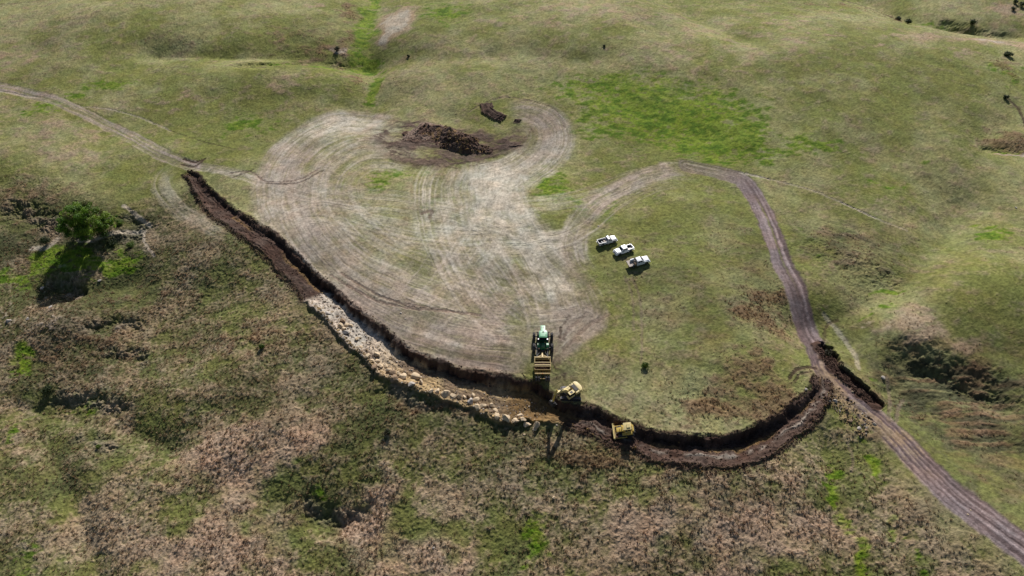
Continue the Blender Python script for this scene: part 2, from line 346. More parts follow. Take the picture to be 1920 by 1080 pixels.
def surface(X, Y):
    """height, albedo, class (0 grass,1 work area,2 road right,3 road left,4 trench,5 soil,), tuft density, russetness"""
    N = X.size
    h = base_h(X, Y)
    wx = (fbm(X, Y, 7, 3, 21) - .5); wy = (fbm(X, Y, 7, 3, 22) - .5)
    fx = (fbm(X, Y, 1.2, 2, 23) - .5); fy = (fbm(X, Y, 1.2, 2, 24) - .5)
    big = fbm(X, Y, 46, 3, 31); mid = fbm(X, Y, 11, 3, 32); sm = fbm(X * .7, Y, 2.2, 3, 33, .65); fine = fbm(X, Y, .45, 2, 34)
    cls = np.zeros(N, np.int8)
    db = np.zeros(N)
    m = np.nonzero((np.abs(X) < 700) & (Y < 330))[0]
    d, _, _, _ = sdist(X[m], Y[m], BROW)
    db[:] = -50; db[m] = d
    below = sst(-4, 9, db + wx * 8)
    Xw = X + wx * 7; Yw = Y + wy * 9
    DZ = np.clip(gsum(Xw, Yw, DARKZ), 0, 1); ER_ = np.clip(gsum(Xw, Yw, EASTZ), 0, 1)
    L = gsum(Xw, Yw, LUSH); D = gsum(Xw, Yw, DRY); Ru = gsum(Xw, Yw, RUSSET)
    # ---- grass land
    col = np.tile(COLS['olive'], (N, 1))
    col = mix(col, 'sage', sst(.36, .64, mid * .6 + big * .4 + .10 * (sm - .5)) * (1 - below * .8) * .95)
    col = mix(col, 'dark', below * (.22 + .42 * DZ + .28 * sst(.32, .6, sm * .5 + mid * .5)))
    col = mix(col, 'dark', (1 - below) * sst(.55, .8, sm) * .35)
    col = mix(col, 'tan', sst(.45, .75, sm * .55 + big * .25 + fine * .2) * (.5 - .5 * below))
    col = mix(col, COLS['dark'] * 1.25, np.clip(ER_ * 1.2, 0, 1) * (1 - below) * (.52 + .42 * sst(.4, .6, sm)))
    col = mix(col, COLS['russet'] * 1.1, ER_ * (1 - below) * sst(.5, .68, fbm(X + Y * .5, Y * 2.2, 6, 3, 39)) * .6)
    be = gsum(Xw, Yw, BEIGE)
    mid2 = fbm(X * .8 + wx * 4, Y, 7.5, 4, 36, .6)
    col = mix(col, 'tan', below * sst(.38, .62, mid2 * .55 + sm * .25 + fine * .20 + .05 * (big - .5) - .05 * DZ) * (.80 - .25 * DZ))
    col = mix(col, 'green', below * sst(.56, .7, fbm(X, Y, 10, 3, 37)) * .06 * sst(.3, .6, 1 - mid2))
    sm2 = fbm(X * .5, Y, 1.3, 3, 35, .7)
    lm = sst(.30, .75, L * .75 + (mid - .5) * .8 + (sm - .5) * .8 + L * (sm2 - .45) * 2.2)
    lm *= sst(.05, .3, L)
    col = mix(col, 'brightgreen', lm * .85); col = mix(col, 'green', lm * .8 * sst(.48, .68, sm2))
    dm = sst(.25, .85, D * .8 + (mid - .5) * .6 + (sm - .5) * .9) * sst(.05, .35, D)
    col = mix(col, 'tan', dm * .85)
    col = mix(col, 'pale', dm * sst(1.0, 1.5, D + (sm - .5) * .8))
    rm = sst(.3, .9, Ru * .8 + (sm - .5) * 1.2) * sst(.05, .35, Ru)
    col = mix(col, 'russet', rm * .7)
    col = mix(col, COLS['tan'] * np.array([1.12, 1.06, 1.08]), sst(.2, .8, be * .8 + (mid2 - .5) * 1.6) * sst(.05, .3, be) * .75)
    # pale stony flecks on the eroded left
    er = gsum(Xw, Yw, EROD)
    em = sst(.55, .8, sm * .7 + fine * .3) * sst(.2, .8, er)
    col = mix(col, 'rockw', em * .55)
    hm = (sm - .5) * (.20 + .18 * below + .22 * np.clip(Ru, 0, 1)) + (fine - .5) * (.10 + .12 * below + .1 * np.clip(Ru, 0, 1))
    tuft = (.18 + .75 * below + .5 * ER_ * (1 - below)) * (1 - .75 * lm) + .9 * np.clip(Ru, 0, 1.2) + .6 * dm * below
    tuft *= sst(.34, .66, sm * .45 + mid * .55 + .12 * below + .1 * rm)
    # ---- scarps and gullies
    for P, ht, wd, rgh in SCARPS:
        m = sel(X, Y, P, wd * 1.4 + 8)
        if not len(m):
            continue
        d, a, e, Lp = sdist(X[m] + wx[m] * 3, Y[m] + wy[m] * 3, P)
        ends = sst(0, min(6, Lp * .2), a) * sst(0, min(6, Lp * .2), Lp - a)
        d = d + fx[m] * 1.6 + wx[m] * 1.5
        ends = ends * (.35 + .65 * sst(.3, .6, n1(a, 6, 52)))
        prof = sst(-1.2, wd * .6, d) * (1 - sst(wd * .55, wd * 1.35 + 2, d))
        h[m] -= ht * .62 * prof * ends
        face = sst(-.5, .3, d) * (1 - sst(wd * .5, wd * .9, d)) * ends
        hm[m] += face * (sm[m] - .5) * rgh * 1.3 + face * (fine[m] - .5) * rgh * .5
        tuft[m] *= (1 - .6 * face)
        col[m] = mix(col[m], 'deadgrey', face * .4 * sst(.3, .6, sm[m]) * (rgh > .35))
    # ---- terracette rows on the far right bank, their shade also put into the colour
    m = sel(X, Y, RIB, 24)
    d, a, e, Lp = sdist(X[m] + wx[m] * 2.5, Y[m] + wy[m] * 2.5, RIB)
    rb = sst(0, 5, d) * (1 - sst(18, 24, d)) * sst(0, 12, a) * sst(0, 12, Lp - a) * sst(.35, .6, mid[m] * .6 + sm[m] * .4)
    st = noise((d + a * .35) / .9, a / 10.0, 77) * .60 + noise((d + a * .35) / .4, a / 6, 79) * .25 + sm[m] * .15
    hm[m] += rb * (st - .5) * .34; tuft[m] = tuft[m] * (1 - rb * .5) + rb * .25 * sst(.45, .6, st)
    col[m] = mix(col[m], 'dark', rb * sst(.45, .62, 1 - st) * .85)
    col[m] = mix(col[m], 'russet', rb * sst(.5, .7, st) * .7)
    m = sel(X, Y, RIB2, 24)
    d, a, e, Lp = sdist(X[m] + wx[m] * 2.5, Y[m] + wy[m] * 2.5, RIB2)
    rb = sst(-14, -4, d) * (1 - sst(6, 14, d)) * sst(0, 12, a) * sst(0, 12, Lp - a)
    st = noise(d / .6, a / 4.0, 78) * .6 + sm[m] * .4
    hm[m] += rb * (st - .5) * .22
    col[m] = mix(col[m], 'dark', rb * sst(.45, .7, st) * .55); tuft[m] += rb * .3
    # ---- wheel marks
    mot = fbm(X, Y, 5, 4, 38, .65)
    CP = gsum(X, Y, CENTRE)
    wear = np.zeros(N); wgreen = np.zeros(N)
    for i, (P, hw, stg, sk, key) in enumerate(BANDS):
        m = sel(X, Y, P, hw * 1.5 + 1)
        d, a, e, Lp = sdist(X[m] + wx[m] * 1.2, Y[m] + wy[m] * 1.2, P)
        en = sst(0, 8, a) * sst(0, 8, Lp - a)
        mk = (1 - sst(hw * .72, hw * 1.3, np.abs(d) + (sm[m] - .5) * 1.8)) * en
        st = noise(d / .34 + 40 * i, a / 13.0, 100 + i) * .55 + noise(d / 1.3 + 9 * i, a / 15.0, 140 + i) * .45
        s = sst(.30, .72, st * .72 + mot[m] * .28)
        s = s * (1 - .3 * sst(.5, .8, sm[m]))
        amt = np.clip(1.15 * stg * mk * (1 - sk + sk * s), 0, 1) * (.76 + .24 * sst(.34, .54, mot[m]))
        if key == 'dust':
            pal = sst(.25, .75, mid[m] * .35 + st * .35 + .45 * CP[m])
            c = COLS['dust'] + (COLS['dustpale'] - COLS['dust']) * pal[:, None]
            c = c * (1 - .22 * (1 - s[:, None]))
            nc = col[m] + (c - col[m]) * (amt * .95)[:, None]
        else:
            nc = mix(col[m], 'mud', amt * .6)
            nc = nc * (1 + .25 * (s[:, None] - .5))
        col[m] = nc
        wear[m] = np.maximum(wear[m], mk * stg)
        hm[m] = hm[m] * (1 - .6 * amt) - (1 - s) * mk * .05
        tuft[m] *= (1 - amt * .97)
    cls[wear > .42] = 1
    # ---- roads
    for P, hw0, c_, kcol in ((ROAD_R, 2.6, 2, 'road'), (ROAD_L, 2.1, 3, 'dust')):
        m = sel(X, Y, P, 8)
        d, a, e, Lp = sdist(X[m] + wx[m] * 1.0 + fx[m] * .5, Y[m] + wy[m] * 1.0, P)
        hw = hw0 * 1.08 * (1 + .25 * (n1(a, 14, 55) - .5)) + (sm[m] - .5) * .9
        if c_ == 2:
            hw = hw + .5 * sst(60, 110, a) * (1 - sst(110, 150, a)); hw = hw + .35 * sst(100, 160, a)
        mk = 1 - sst(hw * .85, hw * 1.12, np.abs(d))
        st = noise(d / .33, a / 26.0, 61 + c_) * .6 + noise(d / .95, a / 12., 71 + c_) * .4
        twin = np.exp(-((np.abs(d + .2) - .95) / .38) ** 2)
        pale = np.clip(sst(.42, .68, st) * .55 + twin * .55 * sst(.3, .6, n1(a, 20, 88)), 0, 1)
        rc = COLS[kcol] + (COLS['roadpale'] - COLS[kcol]) * pale[:, None]
        rc = rc * (1 - .35 * sst(.5, .8, 1 - st))[:, None]
        if c_ == 3:
            amt = mk * (.35 + .5 * sst(.35, .65, st)) * (.75 + .25 * twin)
        else:
            amt = mk * (1 - .75 * np.exp(-((d + .2) / .28) ** 2) * (1 - sst(40, 64, a)) * sst(20, 30, a)) * (1 - .4 * (1 - sst(4, 20, a)))
            amt = amt * (1 - .6 * np.exp(-((d - .1) / .3) ** 2) * sst(150, 170, a))
            tn = sst(72, 82, a) * (1 - sst(100, 112, a))
            rc = rc + (COLS['rockt'] * .75 - rc) * (tn * sst(.4, .6, st * .5 + sm[m] * .5) * .6)[:, None]
        col[m] = col[m] + (rc - col[m]) * amt[:, None]
        hm[m] = hm[m] * (1 - .8 * mk) + mk * ((st - .5) * .14 - .10)
        cls[m[mk > .5]] = c_
        tuft[m] *= 1 - mk
    for P, hw in TREE_PATHS:
        m = sel(X, Y, P, 3)
        d, a, e, Lp = sdist(X[m] + wx[m] * 1.5, Y[m] + wy[m] * 1.5, P)
        mk = 1 - sst(hw * .7, hw * 1.5, np.abs(d) + fx[m] * .5)
        col[m] = mix(col[m], 'pale', mk * .9)
    for P, hw, stg, key in RUTS:
        m = sel(X, Y, P, 3)
        d, a, e, Lp = sdist(X[m] + fx[m] * .4, Y[m] + fy[m] * .4, P)
        mk = (1 - sst(hw * .6, hw * 1.4, np.abs(d) + (fine[m] - .5) * .4)) * stg
        col[m] = mix(col[m], key, mk)
        hm[m] -= mk * .12
        tuft[m] *= 1 - mk
    # ---- soil rubbed out round the heap
    for P, hw, stg in HEAPSOIL:
        m = sel(X, Y, P, hw * 2)
        d, a, e, Lp = sdist(X[m] + wx[m] * 5 + fx[m] * 1.5, Y[m] + wy[m] * 5 + fy[m] * 1.5, P)
        st = noise(d / .5, a / 9.0, 300)
        mk = (1 - sst(hw * .45, hw * 1.3, np.abs(d))) * sst(0, 3, a + 1.5) * sst(-1.5, 3, Lp - a)
        mk = mk * stg * (.15 + .85 * sst(.36, .62, st * .4 + sm[m] * .3 + mot[m] * .3))
        col[m] = col[m] + (COLS['soil2'] * .95 + (COLS['mud'] - COLS['soil2']) * .35 * sst(.45, .6, sm[m])[:, None] - col[m]) * np.clip(mk * 1.15, 0, 1)[:, None]
        hm[m] += mk * (st - .5) * .30
        tuft[m] *= 1 - mk
        cls[m[mk > .4]] = 5
    for P, hw in ((WINDROW, 2.0), (WIND2, 1.1)):
        m = sel(X, Y, P, 5)
        d, a, e, Lp = sdist(X[m] + fx[m], Y[m] + fy[m], P)
        inn = (a > .05) & (a < Lp - .05)
        st = noise(d / .45, a / 14.0, 301)
        mk = (1 - sst(hw * .85, hw * 1.05, np.abs(d))) * inn
        col[m] = mix(col[m], COLS['soil'] * 1.2 + (COLS['soil2'] - COLS['soil']) * .8, mk)
        col[m] = col[m] * (1 + .7 * (st - .5) * mk)[:, None]
        hm[m] += mk * (.35 + (st - .5) * .7)
        cls[m[mk > .5]] = 5; tuft[m] *= 1 - mk
    # ---- spoil bank east of the road
    m = sel(X, Y, SPOIL, 8)
    d, a, e, Lp = sdist(X[m] + fx[m] * 1.5 + wx[m], Y[m] + fy[m] * 1.5, SPOIL)
    hw = 2.3 * (.85 + .5 * n1(a, 5, 91))
    mk = 1 - sst(hw * .8, hw, np.abs(d - .2))
    bump = np.sqrt(np.clip(1 - (np.abs(d) / (hw + .3)) ** 2, 0, 1))
    h[m] += bump * .2 * sst(-2, 2, a); 
    rear = sst(-1.8, .6, -d)
    h[m] -= mk * 1.3 * rear
    col[m] = mix(col[m], 'soil', mk); hm[m] = hm[m] * (1 - mk) + mk * (sm[m] - .5) * .9
    cls[m[mk > .5]] = 5; tuft[m] *= 1 - mk
    # ---- tan rubble apron on the junction
    m = sel(X, Y, APRON, 6)
    d, a, e, Lp = sdist(X[m] + wx[m] * 2, Y[m] + wy[m] * 2, APRON)
    mk = (1 - sst(1.6, 3.0, np.abs(d)))
    col[m] = mix(col[m], COLS['rockt'] * .72, mk * sst(.3, .55, sm[m] * .6 + fine[m] * .4) * .9)
    col[m] = mix(col[m], 'soil', mk * sst(.58, .7, sm[m]) * .5)
    hm[m] += mk * (sm[m] - .5) * .4
    cls[m[mk > .5]] = 5; tuft[m] *= 1 - mk
    # ---- the trench
    m = sel(X, Y, TRENCH, 18)
    rag = wx[m] * 1.6 + fx[m] * 1.1
    d, a, e, Lp = sdist(X[m], Y[m], TRENCH)
    dp, wd = e[..., 0], e[..., 1]
    d = d + rag
    t = np.clip(d / wd, 0, 1)
    nv = fbm(a, a * 0 + d * .15, 3.0, 3, 94)
    dp = dp * (.62 + .5 * n1(a, 7, 95))
    wall = sst(0, .25 + 2.0 * sst(.42, .7, nv), d)
    hh = h[m]
    floor = -dp * (1 - t ** 1.2)
    inside = (d > 0) & (d < wd)
    berm_h = .18 + .2 * (n1(a, 4, 92) - .5) + .42 * sst(U0, U0 + .01, a / Lp) * (1 - sst(U1 - .02, U1, a / Lp))
    prof = np.where(d < wd, wall * floor + sst(wd * .7, wd, d) * berm_h, berm_h * (1 - sst(wd, wd + .45, d)))
    lip = .18 * np.exp(-((d + .7) / .6) ** 2)
    en = sst(0, 1.5, a + .2) * sst(-.2, 1.5, Lp - a)
    h[m] = hh + (prof + lip) * en
    u = a / Lp
    fr = sst(-.35, .05, d) * (1 - sst(wd - .2, wd + .5, d)) * en
    near = (1 - sst(wd + .3, wd + 1.6, d)) * sst(-.9, -.3, d) * en
    mid_sec = sst(U0 - .004, U0 + .006, u) * (1 - sst(U1 - .01, U1 + .01, u))
    tcol = COLS['soil'] + (COLS['soil2'] - COLS['soil']) * sst(.3, .7, sm[m])[:, None]
    stt = noise(d / .4, a / 9.0, 400)
    tcol = tcol * (.75 + .6 * stt)[:, None]
    # red-brown graded floor left, brown right; ochre seam below the wall
    seam = np.exp(-((d - .38 * wd) / .35) ** 2) * sst(.35, .6, n1(a, 5, 93)) * (1 - mid_sec)
    tcol = tcol + (COLS['ochre'] - tcol) * (seam * .8)[:, None]
    lcrust = np.exp(-((d - .62 * wd) / .3) ** 2) * sst(.70, .76, u) * sst(.4, .7, sm[m])
    tcol = tcol + (COLS['rockw'] * .7 - tcol) * (np.clip(lcrust, 0, 1) * .7)[:, None]
    # rock bench in the middle
    k = sst(U0, U1, u)
    rock = COLS['rockw'] * (1 - sst(.12, .55, k))[:, None] + COLS['rockt'] * sst(.12, .55, k)[:, None]
    rip = noise(d / .3 + a * .4, a / 1.8, 402) * .5 + sm[m] * .5
    rock = rock * (.72 + .5 * rip)[:, None]
    pur = sst(.50, .62, noise(a / 9., d / 3., 403) * .6 + sm[m] * .4)
    pur = np.maximum(pur * .75, sst(wd * .86, wd, d) * .6 * (1 - sst(.5, .6, k)))
    pur = np.maximum(pur, (1 - sst(.2, 1.4, d)) * .8)
    rock = rock + (COLS['mud'] * .62 - rock) * pur[:, None]
    rock = rock + (COLS['ochre'] * .8 - rock) * (sst(.86, .93, k) * .9)[:, None]
    tcol = tcol + (rock - tcol) * (mid_sec * sst(.3, 1.3, d + (sm[m] - .5) * 1.5))[:, None]  # wall keeps the dark soil colour, which deepens its shade
    cc = col[m]
    cc = cc + (tcol - cc) * fr[:, None]
    edge = np.clip(near - fr, 0, 1) * (1 - .75 * mid_sec * (d > 0))
    cc = cc + (COLS['soil'] * 1.1 - cc) * (edge * sst(.35, .5, sm[m] * .5 + fine[m] * .5))[:, None]
    col[m] = cc
    hm[m] = hm[m] * (1 - fr) + fr * ((sm[m] - .5) * (.35 - .05 * mid_sec) + (stt - .5) * .28 + (fine[m] - .5) * .12) + edge * (sm[m] - .5) * .5
    cls[m[fr > .5]] = 4
    tuft[m] *= np.clip(1 - near * 1.5, 0, 1)
    h += hm
    # colour grain
    g = (.58 + .84 * fine) * (.80 + .40 * fbm(X * .7, Y, 1.0, 2, 43, .7)) * (.84 + .32 * fbm(X, Y, 25, 2, 41))
    col = col * g[:, None]
    col = col * (1 + (fbm(X, Y, 3.1, 2, 42) - .5)[:, None] * np.array([.16, .0, -.10]))
    return h, np.clip(col, .003, .9), cls, np.clip(tuft, 0, 1.6), rm

CENTRE = blobs([(920, 350, 90, 50, 1), (960, 430, 80, 60, 1), (820, 400, 120, 70, .8), (640, 250, 80, 30, .7), (1030, 520, 40, 60, .6)])
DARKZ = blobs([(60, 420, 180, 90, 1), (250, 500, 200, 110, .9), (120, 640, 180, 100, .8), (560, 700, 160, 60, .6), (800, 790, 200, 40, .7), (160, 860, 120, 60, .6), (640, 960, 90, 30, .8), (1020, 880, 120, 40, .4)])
BEIGE = blobs([(430, 860, 110, 60, 1), (560, 815, 70, 35, .8), (450, 1000, 150, 70, 1), (700, 980, 80, 90, 1), (800, 1030, 130, 50, .9), (1400, 990, 130, 80, 1), (1250, 960, 80, 60, .8), (250, 770, 60, 40, .6), (1300, 900, 150, 25, .6)])
EASTZ = blobs([(1320, 600, 150, 130, .42), (1420, 480, 50, 90, .35), (1900, 760, 90, 70, .9), (1590, 470, 110, 55, .55), (1800, 740, 170, 90, 1), (1700, 680, 110, 50, .7), (1850, 900, 130, 90, .6), (1720, 860, 80, 60, .5), (1600, 620, 60, 40, .4)])
EROD = blobs([(60, 520, 50, 20, 1), (40, 580, 60, 40, .9), (90, 600, 50, 30, .8), (240, 400, 30, 14, .9), (110, 560, 40, 20, .8), (200, 620, 40, 20, .6), (270, 480, 30, 30, .5), (1660, 600, 40, 14, .8), (30, 400, 60, 30, .3), (250, 440, 30, 14, .6), (1640, 870, 20, 20, .4)])
RIB = W([(1640, 622), (1710, 640), (1790, 662), (1870, 690), (1960, 722), (2100, 780)])
RIB2 = W([(1490, 420), (1580, 450), (1660, 480), (1730, 500)])
APRON = W([(1556, 735), (1585, 765), (1612, 790), (1632, 808)])
_d, _a, _e, _L = sdist(*[np.array([v]) for v in unproj(602, 540)], TRENCH); U0 = float(_a[0] / _L)
_d, _a, _e, _L = sdist(*[np.array([v]) for v in unproj(1065, 770)], TRENCH); U1 = float(_a[0] / _L)

def look(X, Y, arrs):
    X = np.atleast_1d(np.array(X, float)); Y = np.atleast_1d(np.array(Y, float))
    r = np.clip(np.searchsorted(ys, Y) - 1, 0, nr - 2); fy = np.clip((Y - ys[r]) / (ys[r + 1] - ys[r]), 0, 1)
    wv = np.interp(Y, ys, wrow); u = X / wv
    c = np.clip(np.searchsorted(us, u) - 1, 0, ncn - 2); fx = np.clip((u - us[c]) / (us[c + 1] - us[c]), 0, 1)
    out = []
    for A in arrs:
        A = A.reshape(nr, ncn, -1)
        fx_, fy_ = fx[:, None], fy[:, None]
        out.append(((A[r, c] * (1 - fx_) + A[r, c + 1] * fx_) * (1 - fy_) + (A[r + 1, c] * (1 - fx_) + A[r + 1, c + 1] * fx_) * fy_).squeeze(-1) if A.shape[2] == 1 else
                   (A[r, c] * (1 - fx_) + A[r, c + 1] * fx_) * (1 - fy_) + (A[r + 1, c] * (1 - fx_) + A[r + 1, c + 1] * fx_) * fy_)
    return out
def H(X, Y):
    return look(X, Y, [h])[0]
def at(px, py):
    """point of the finished land that the photo shows at px, py"""
    x, y = unproj(px, py, H, 10)
    return x, y, float(H(x, y)[0])

# ------------------------------------------------------------------ materials
def material(name, col, rough=.6, metal=0., var=.0, nscale=6., bump=0., spec=.5, attr=None, emis=None, coat=0.):
    m = bpy.data.materials.new(name); m.use_nodes = True
    n = m.node_tree; b = n.nodes["Principled BSDF"]
    b.inputs['Roughness'].default_value = rough; b.inputs['Metallic'].default_value = metal
    b.inputs['Specular IOR Level'].default_value = spec
    if coat: b.inputs['Coat Weight'].default_value = coat
    tc = n.nodes.new('ShaderNodeTexCoord')
    ns = n.nodes.new('ShaderNodeTexNoise'); ns.inputs['Scale'].default_value = nscale; ns.inputs['Detail'].default_value = 5; ns.inputs['Roughness'].default_value = .65
    n.links.new(tc.outputs['Object'], ns.inputs['Vector'])
    mr = n.nodes.new('ShaderNodeMapRange'); mr.inputs['From Min'].default_value = .3; mr.inputs['From Max'].default_value = .7
    mr.inputs['To Min'].default_value = 1 - var; mr.inputs['To Max'].default_value = 1 + var
    n.links.new(ns.outputs['Fac'], mr.inputs['Value'])
    vm = n.nodes.new('ShaderNodeVectorMath'); vm.operation = 'SCALE'
    if attr:
        at_ = n.nodes.new('ShaderNodeAttribute'); at_.attribute_name = attr
        n.links.new(at_.outputs['Color'], vm.inputs[0])
    else:
        vm.inputs[0].default_value = col
    n.links.new(mr.outputs[0], vm.inputs['Scale'])
    n.links.new(vm.outputs[0], b.inputs['Base Color'])
    if bump:
        bp = n.nodes.new('ShaderNodeBump'); bp.inputs['Strength'].default_value = 1; bp.inputs['Distance'].default_value = bump
        n.links.new(ns.outputs['Fac'], bp.inputs['Height']); n.links.new(bp.outputs[0], b.inputs['Normal'])
    return m

M_ground = material('grassland', (0, 0, 0), .95, var=.22, nscale=3.2, bump=.10, spec=.1, attr='Col')
M_earth = material('earth', (0, 0, 0), .95, var=.25, nscale=3.5, bump=.08, spec=.12, attr='Col')
M_tuft = material('tussock', (0, 0, 0), .9, var=.15, nscale=2., spec=.1, attr='Col')
M_leaf = material('leaf', (0, 0, 0), .6, var=.2, nscale=1.5, spec=.25, attr='Col')
def translucent(m, k):
    n = m.node_tree; b = n.nodes["Principled BSDF"]; out = [x for x in n.nodes if x.type == 'OUTPUT_MATERIAL'][0]
    t = n.nodes.new('ShaderNodeBsdfTranslucent'); mx = n.nodes.new('ShaderNodeMixShader'); mx.inputs[0].default_value = k
    n.links.new(b.inputs['Base Color'].links[0].from_socket, t.inputs['Color'])
    n.links.new(b.outputs[0], mx.inputs[1]); n.links.new(t.outputs[0], mx.inputs[2]); n.links.new(mx.outputs[0], out.inputs['Surface'])
M_clod = material('clod', (0, 0, 0), .95, var=.2, nscale=3., spec=.1, attr='Col')
translucent(M_tuft, .45); translucent(M_leaf, .40)
M_bark = material('bark', (.26, .21, .16), .95, var=.3, nscale=5, bump=.03)
M_rock = material('sandstone', (.50, .39, .26), .9, var=.25, nscale=1.6, bump=.05, spec=.2)
M_rock2 = material('grey_stone', (.38, .34, .30), .9, var=.25, nscale=1.8, bump=.05, spec=.2)
M_rock3 = material('brown_stone', (.22, .155, .10), .9, var=.3, nscale=1.8, bump=.05, spec=.2)
M_white = material('white_paint', (.80, .82, .85), .28, var=.03, nscale=1.5, coat=.5)
M_silver = material('silver_white_paint', (.56, .56, .59), .32, var=.04, nscale=1.5, coat=.4)
M_glass = material('dark_glass', (.012, .016, .022), .08, var=.1, nscale=2)
M_black = material('black_plastic', (.02, .02, .022), .6, var=.2)
M_tyre = material('tyre_rubber', (.022, .021, .021), .85, var=.35, nscale=4)
M_tyred = material('dusty_tyre_rubber', (.06, .055, .055), .9, var=.35, nscale=3)
M_steel = material('steel', (.35, .35, .36), .4, .8, var=.15)
M_darksteel = material('dark_steel', (.045, .043, .045), .55, .4, var=.35, nscale=4)
M_tracksteel = material('worn_track_steel', (.10, .095, .10), .5, .5, var=.4, nscale=4)
M_yellow = material('machine_yellow', (.62, .44, .10), .45, var=.12, nscale=1.6)
M_yellow2 = material('faded_yellow', (.62, .50, .22), .5, var=.15, nscale=1.6)
M_yellowd = material('muddy_yellow', (.30, .205, .06), .65, var=.35, nscale=2.5)
M_yellowe = material('muddy_pale_yellow', (.46, .35, .15), .6, var=.25, nscale=2.5)
M_green = material('tractor_green', (.018, .13, .042), .4, var=.10, nscale=1.4, coat=.2)
M_greenl = material('light_tractor_green', (.045, .27, .115), .4, var=.08, nscale=1.4, coat=.2)  # lighter green for the hood and cab roof
M_yrim = material('rim_yellow', (.55, .40, .04), .5, var=.1)
M_red = material('tail_lens', (.35, .01, .01), .3, var=.05)
M_orange = material('orange_marker', (.7, .13, .01), .4, var=.05)
M_lamp = material('headlamp_lens', (.7, .72, .75), .15, var=.03)
M_bedtan = material('dusty_deck', (.42, .36, .31), .8, var=.15, nscale=3)
M_beddark = material('bed_liner', (.035, .033, .038), .8, var=.25, nscale=3)
M_soil = material('fresh_soil', (.055, .033, .024), .95, var=.4, nscale=2.5, bump=.08, spec=.1)

def tag(o, label=None, cat=None, group=None, kind=None):
    if label: o['label'] = label
    if cat: o['category'] = cat
    if group: o['group'] = group
    if kind: o['kind'] = kind
    return o

def np_mesh(name, V, F, mat, cols=None, parent=None, smooth=False):
    """V (n,3), F (m,k) fixed size faces"""
    me = bpy.data.meshes.new(name)
    V = np.asarray(V, np.float32); F = np.asarray(F, np.int32)
    k = F.shape[1]
    me.vertices.add(len(V)); me.vertices.foreach_set('co', V.ravel())
    me.loops.add(F.size); me.loops.foreach_set('vertex_index', F.ravel())
    me.polygons.add(len(F)); me.polygons.foreach_set('loop_start', np.arange(0, F.size, k, dtype=np.int32))
    if cols is not None:
        a = me.color_attributes.new('Col', 'FLOAT_COLOR', 'POINT')
        c4 = np.ones((len(V), 4), np.float32); c4[:, :3] = cols
        a.data.foreach_set('color', c4.ravel())
    me.polygons.foreach_set('use_smooth', np.full(len(F), smooth))
    me.update(calc_edges=True)
    me.materials.append(mat)
    o = bpy.data.objects.new(name, me); C.objects.link(o)
    if parent: o.parent = parent
    return o

# ------------------------------------------------------------------ the land, one continuous sheet split by what covers it
ys = [34.0]
while ys[-1] < 395:
    y = ys[-1]; ys.append(y + (CH * CH + y * y) / (CH * 692.) * .74)
g = ys[-1] - ys[-2]
while ys[-1] < 9000:
    g *= 1.10; ys.append(ys[-1] + g)
lo = [34.0]; g = .3
while lo[-1] > -900:
    g *= 1.25; lo.append(lo[-1] - g)
ys = np.array(lo[:0:-1] + ys)
us = list(np.linspace(-1.16, 1.16, 1420))
g = us[1] - us[0]
ext_ = []
u_ = 1.16
while u_ < 14:
    g *= 1.16; u_ += g; ext_.append(u_)
us = np.array([-v for v in ext_[::-1]] + us + ext_)
wrow = np.where(ys > 0, 85 + .52 * (ys - 47), 85 - .52 * 47)
GX = (us[None, :] * wrow[:, None]).ravel(); GY = np.repeat(ys, len(us))
h, col, cls, tf, rm = surface(GX, GY)
nr, ncn = len(ys), len(us)
idx = np.arange(nr * ncn).reshape(nr, ncn)
F = np.stack([idx[:-1, :-1], idx[:-1, 1:], idx[1:, 1:], idx[1:, :-1]], -1).reshape(-1, 4)
fc = cls[F[:, 0]]
V = np.stack([GX, GY, h], 1)
for k, nm in ((0, 'ground'), (1, 'work_area'), (2, 'dirt_road'), (3, 'grass_track'), (4, 'trench_bed'), (5, 'bare_soil')):
    f = F[fc == k]
    uq, inv = np.unique(f, return_inverse=True)
    o = np_mesh(nm, V[uq], inv.reshape(f.shape), M_ground if k == 0 else M_earth, col[uq])
    tag(o, kind='structure')
del GX, GY, V, F, idx


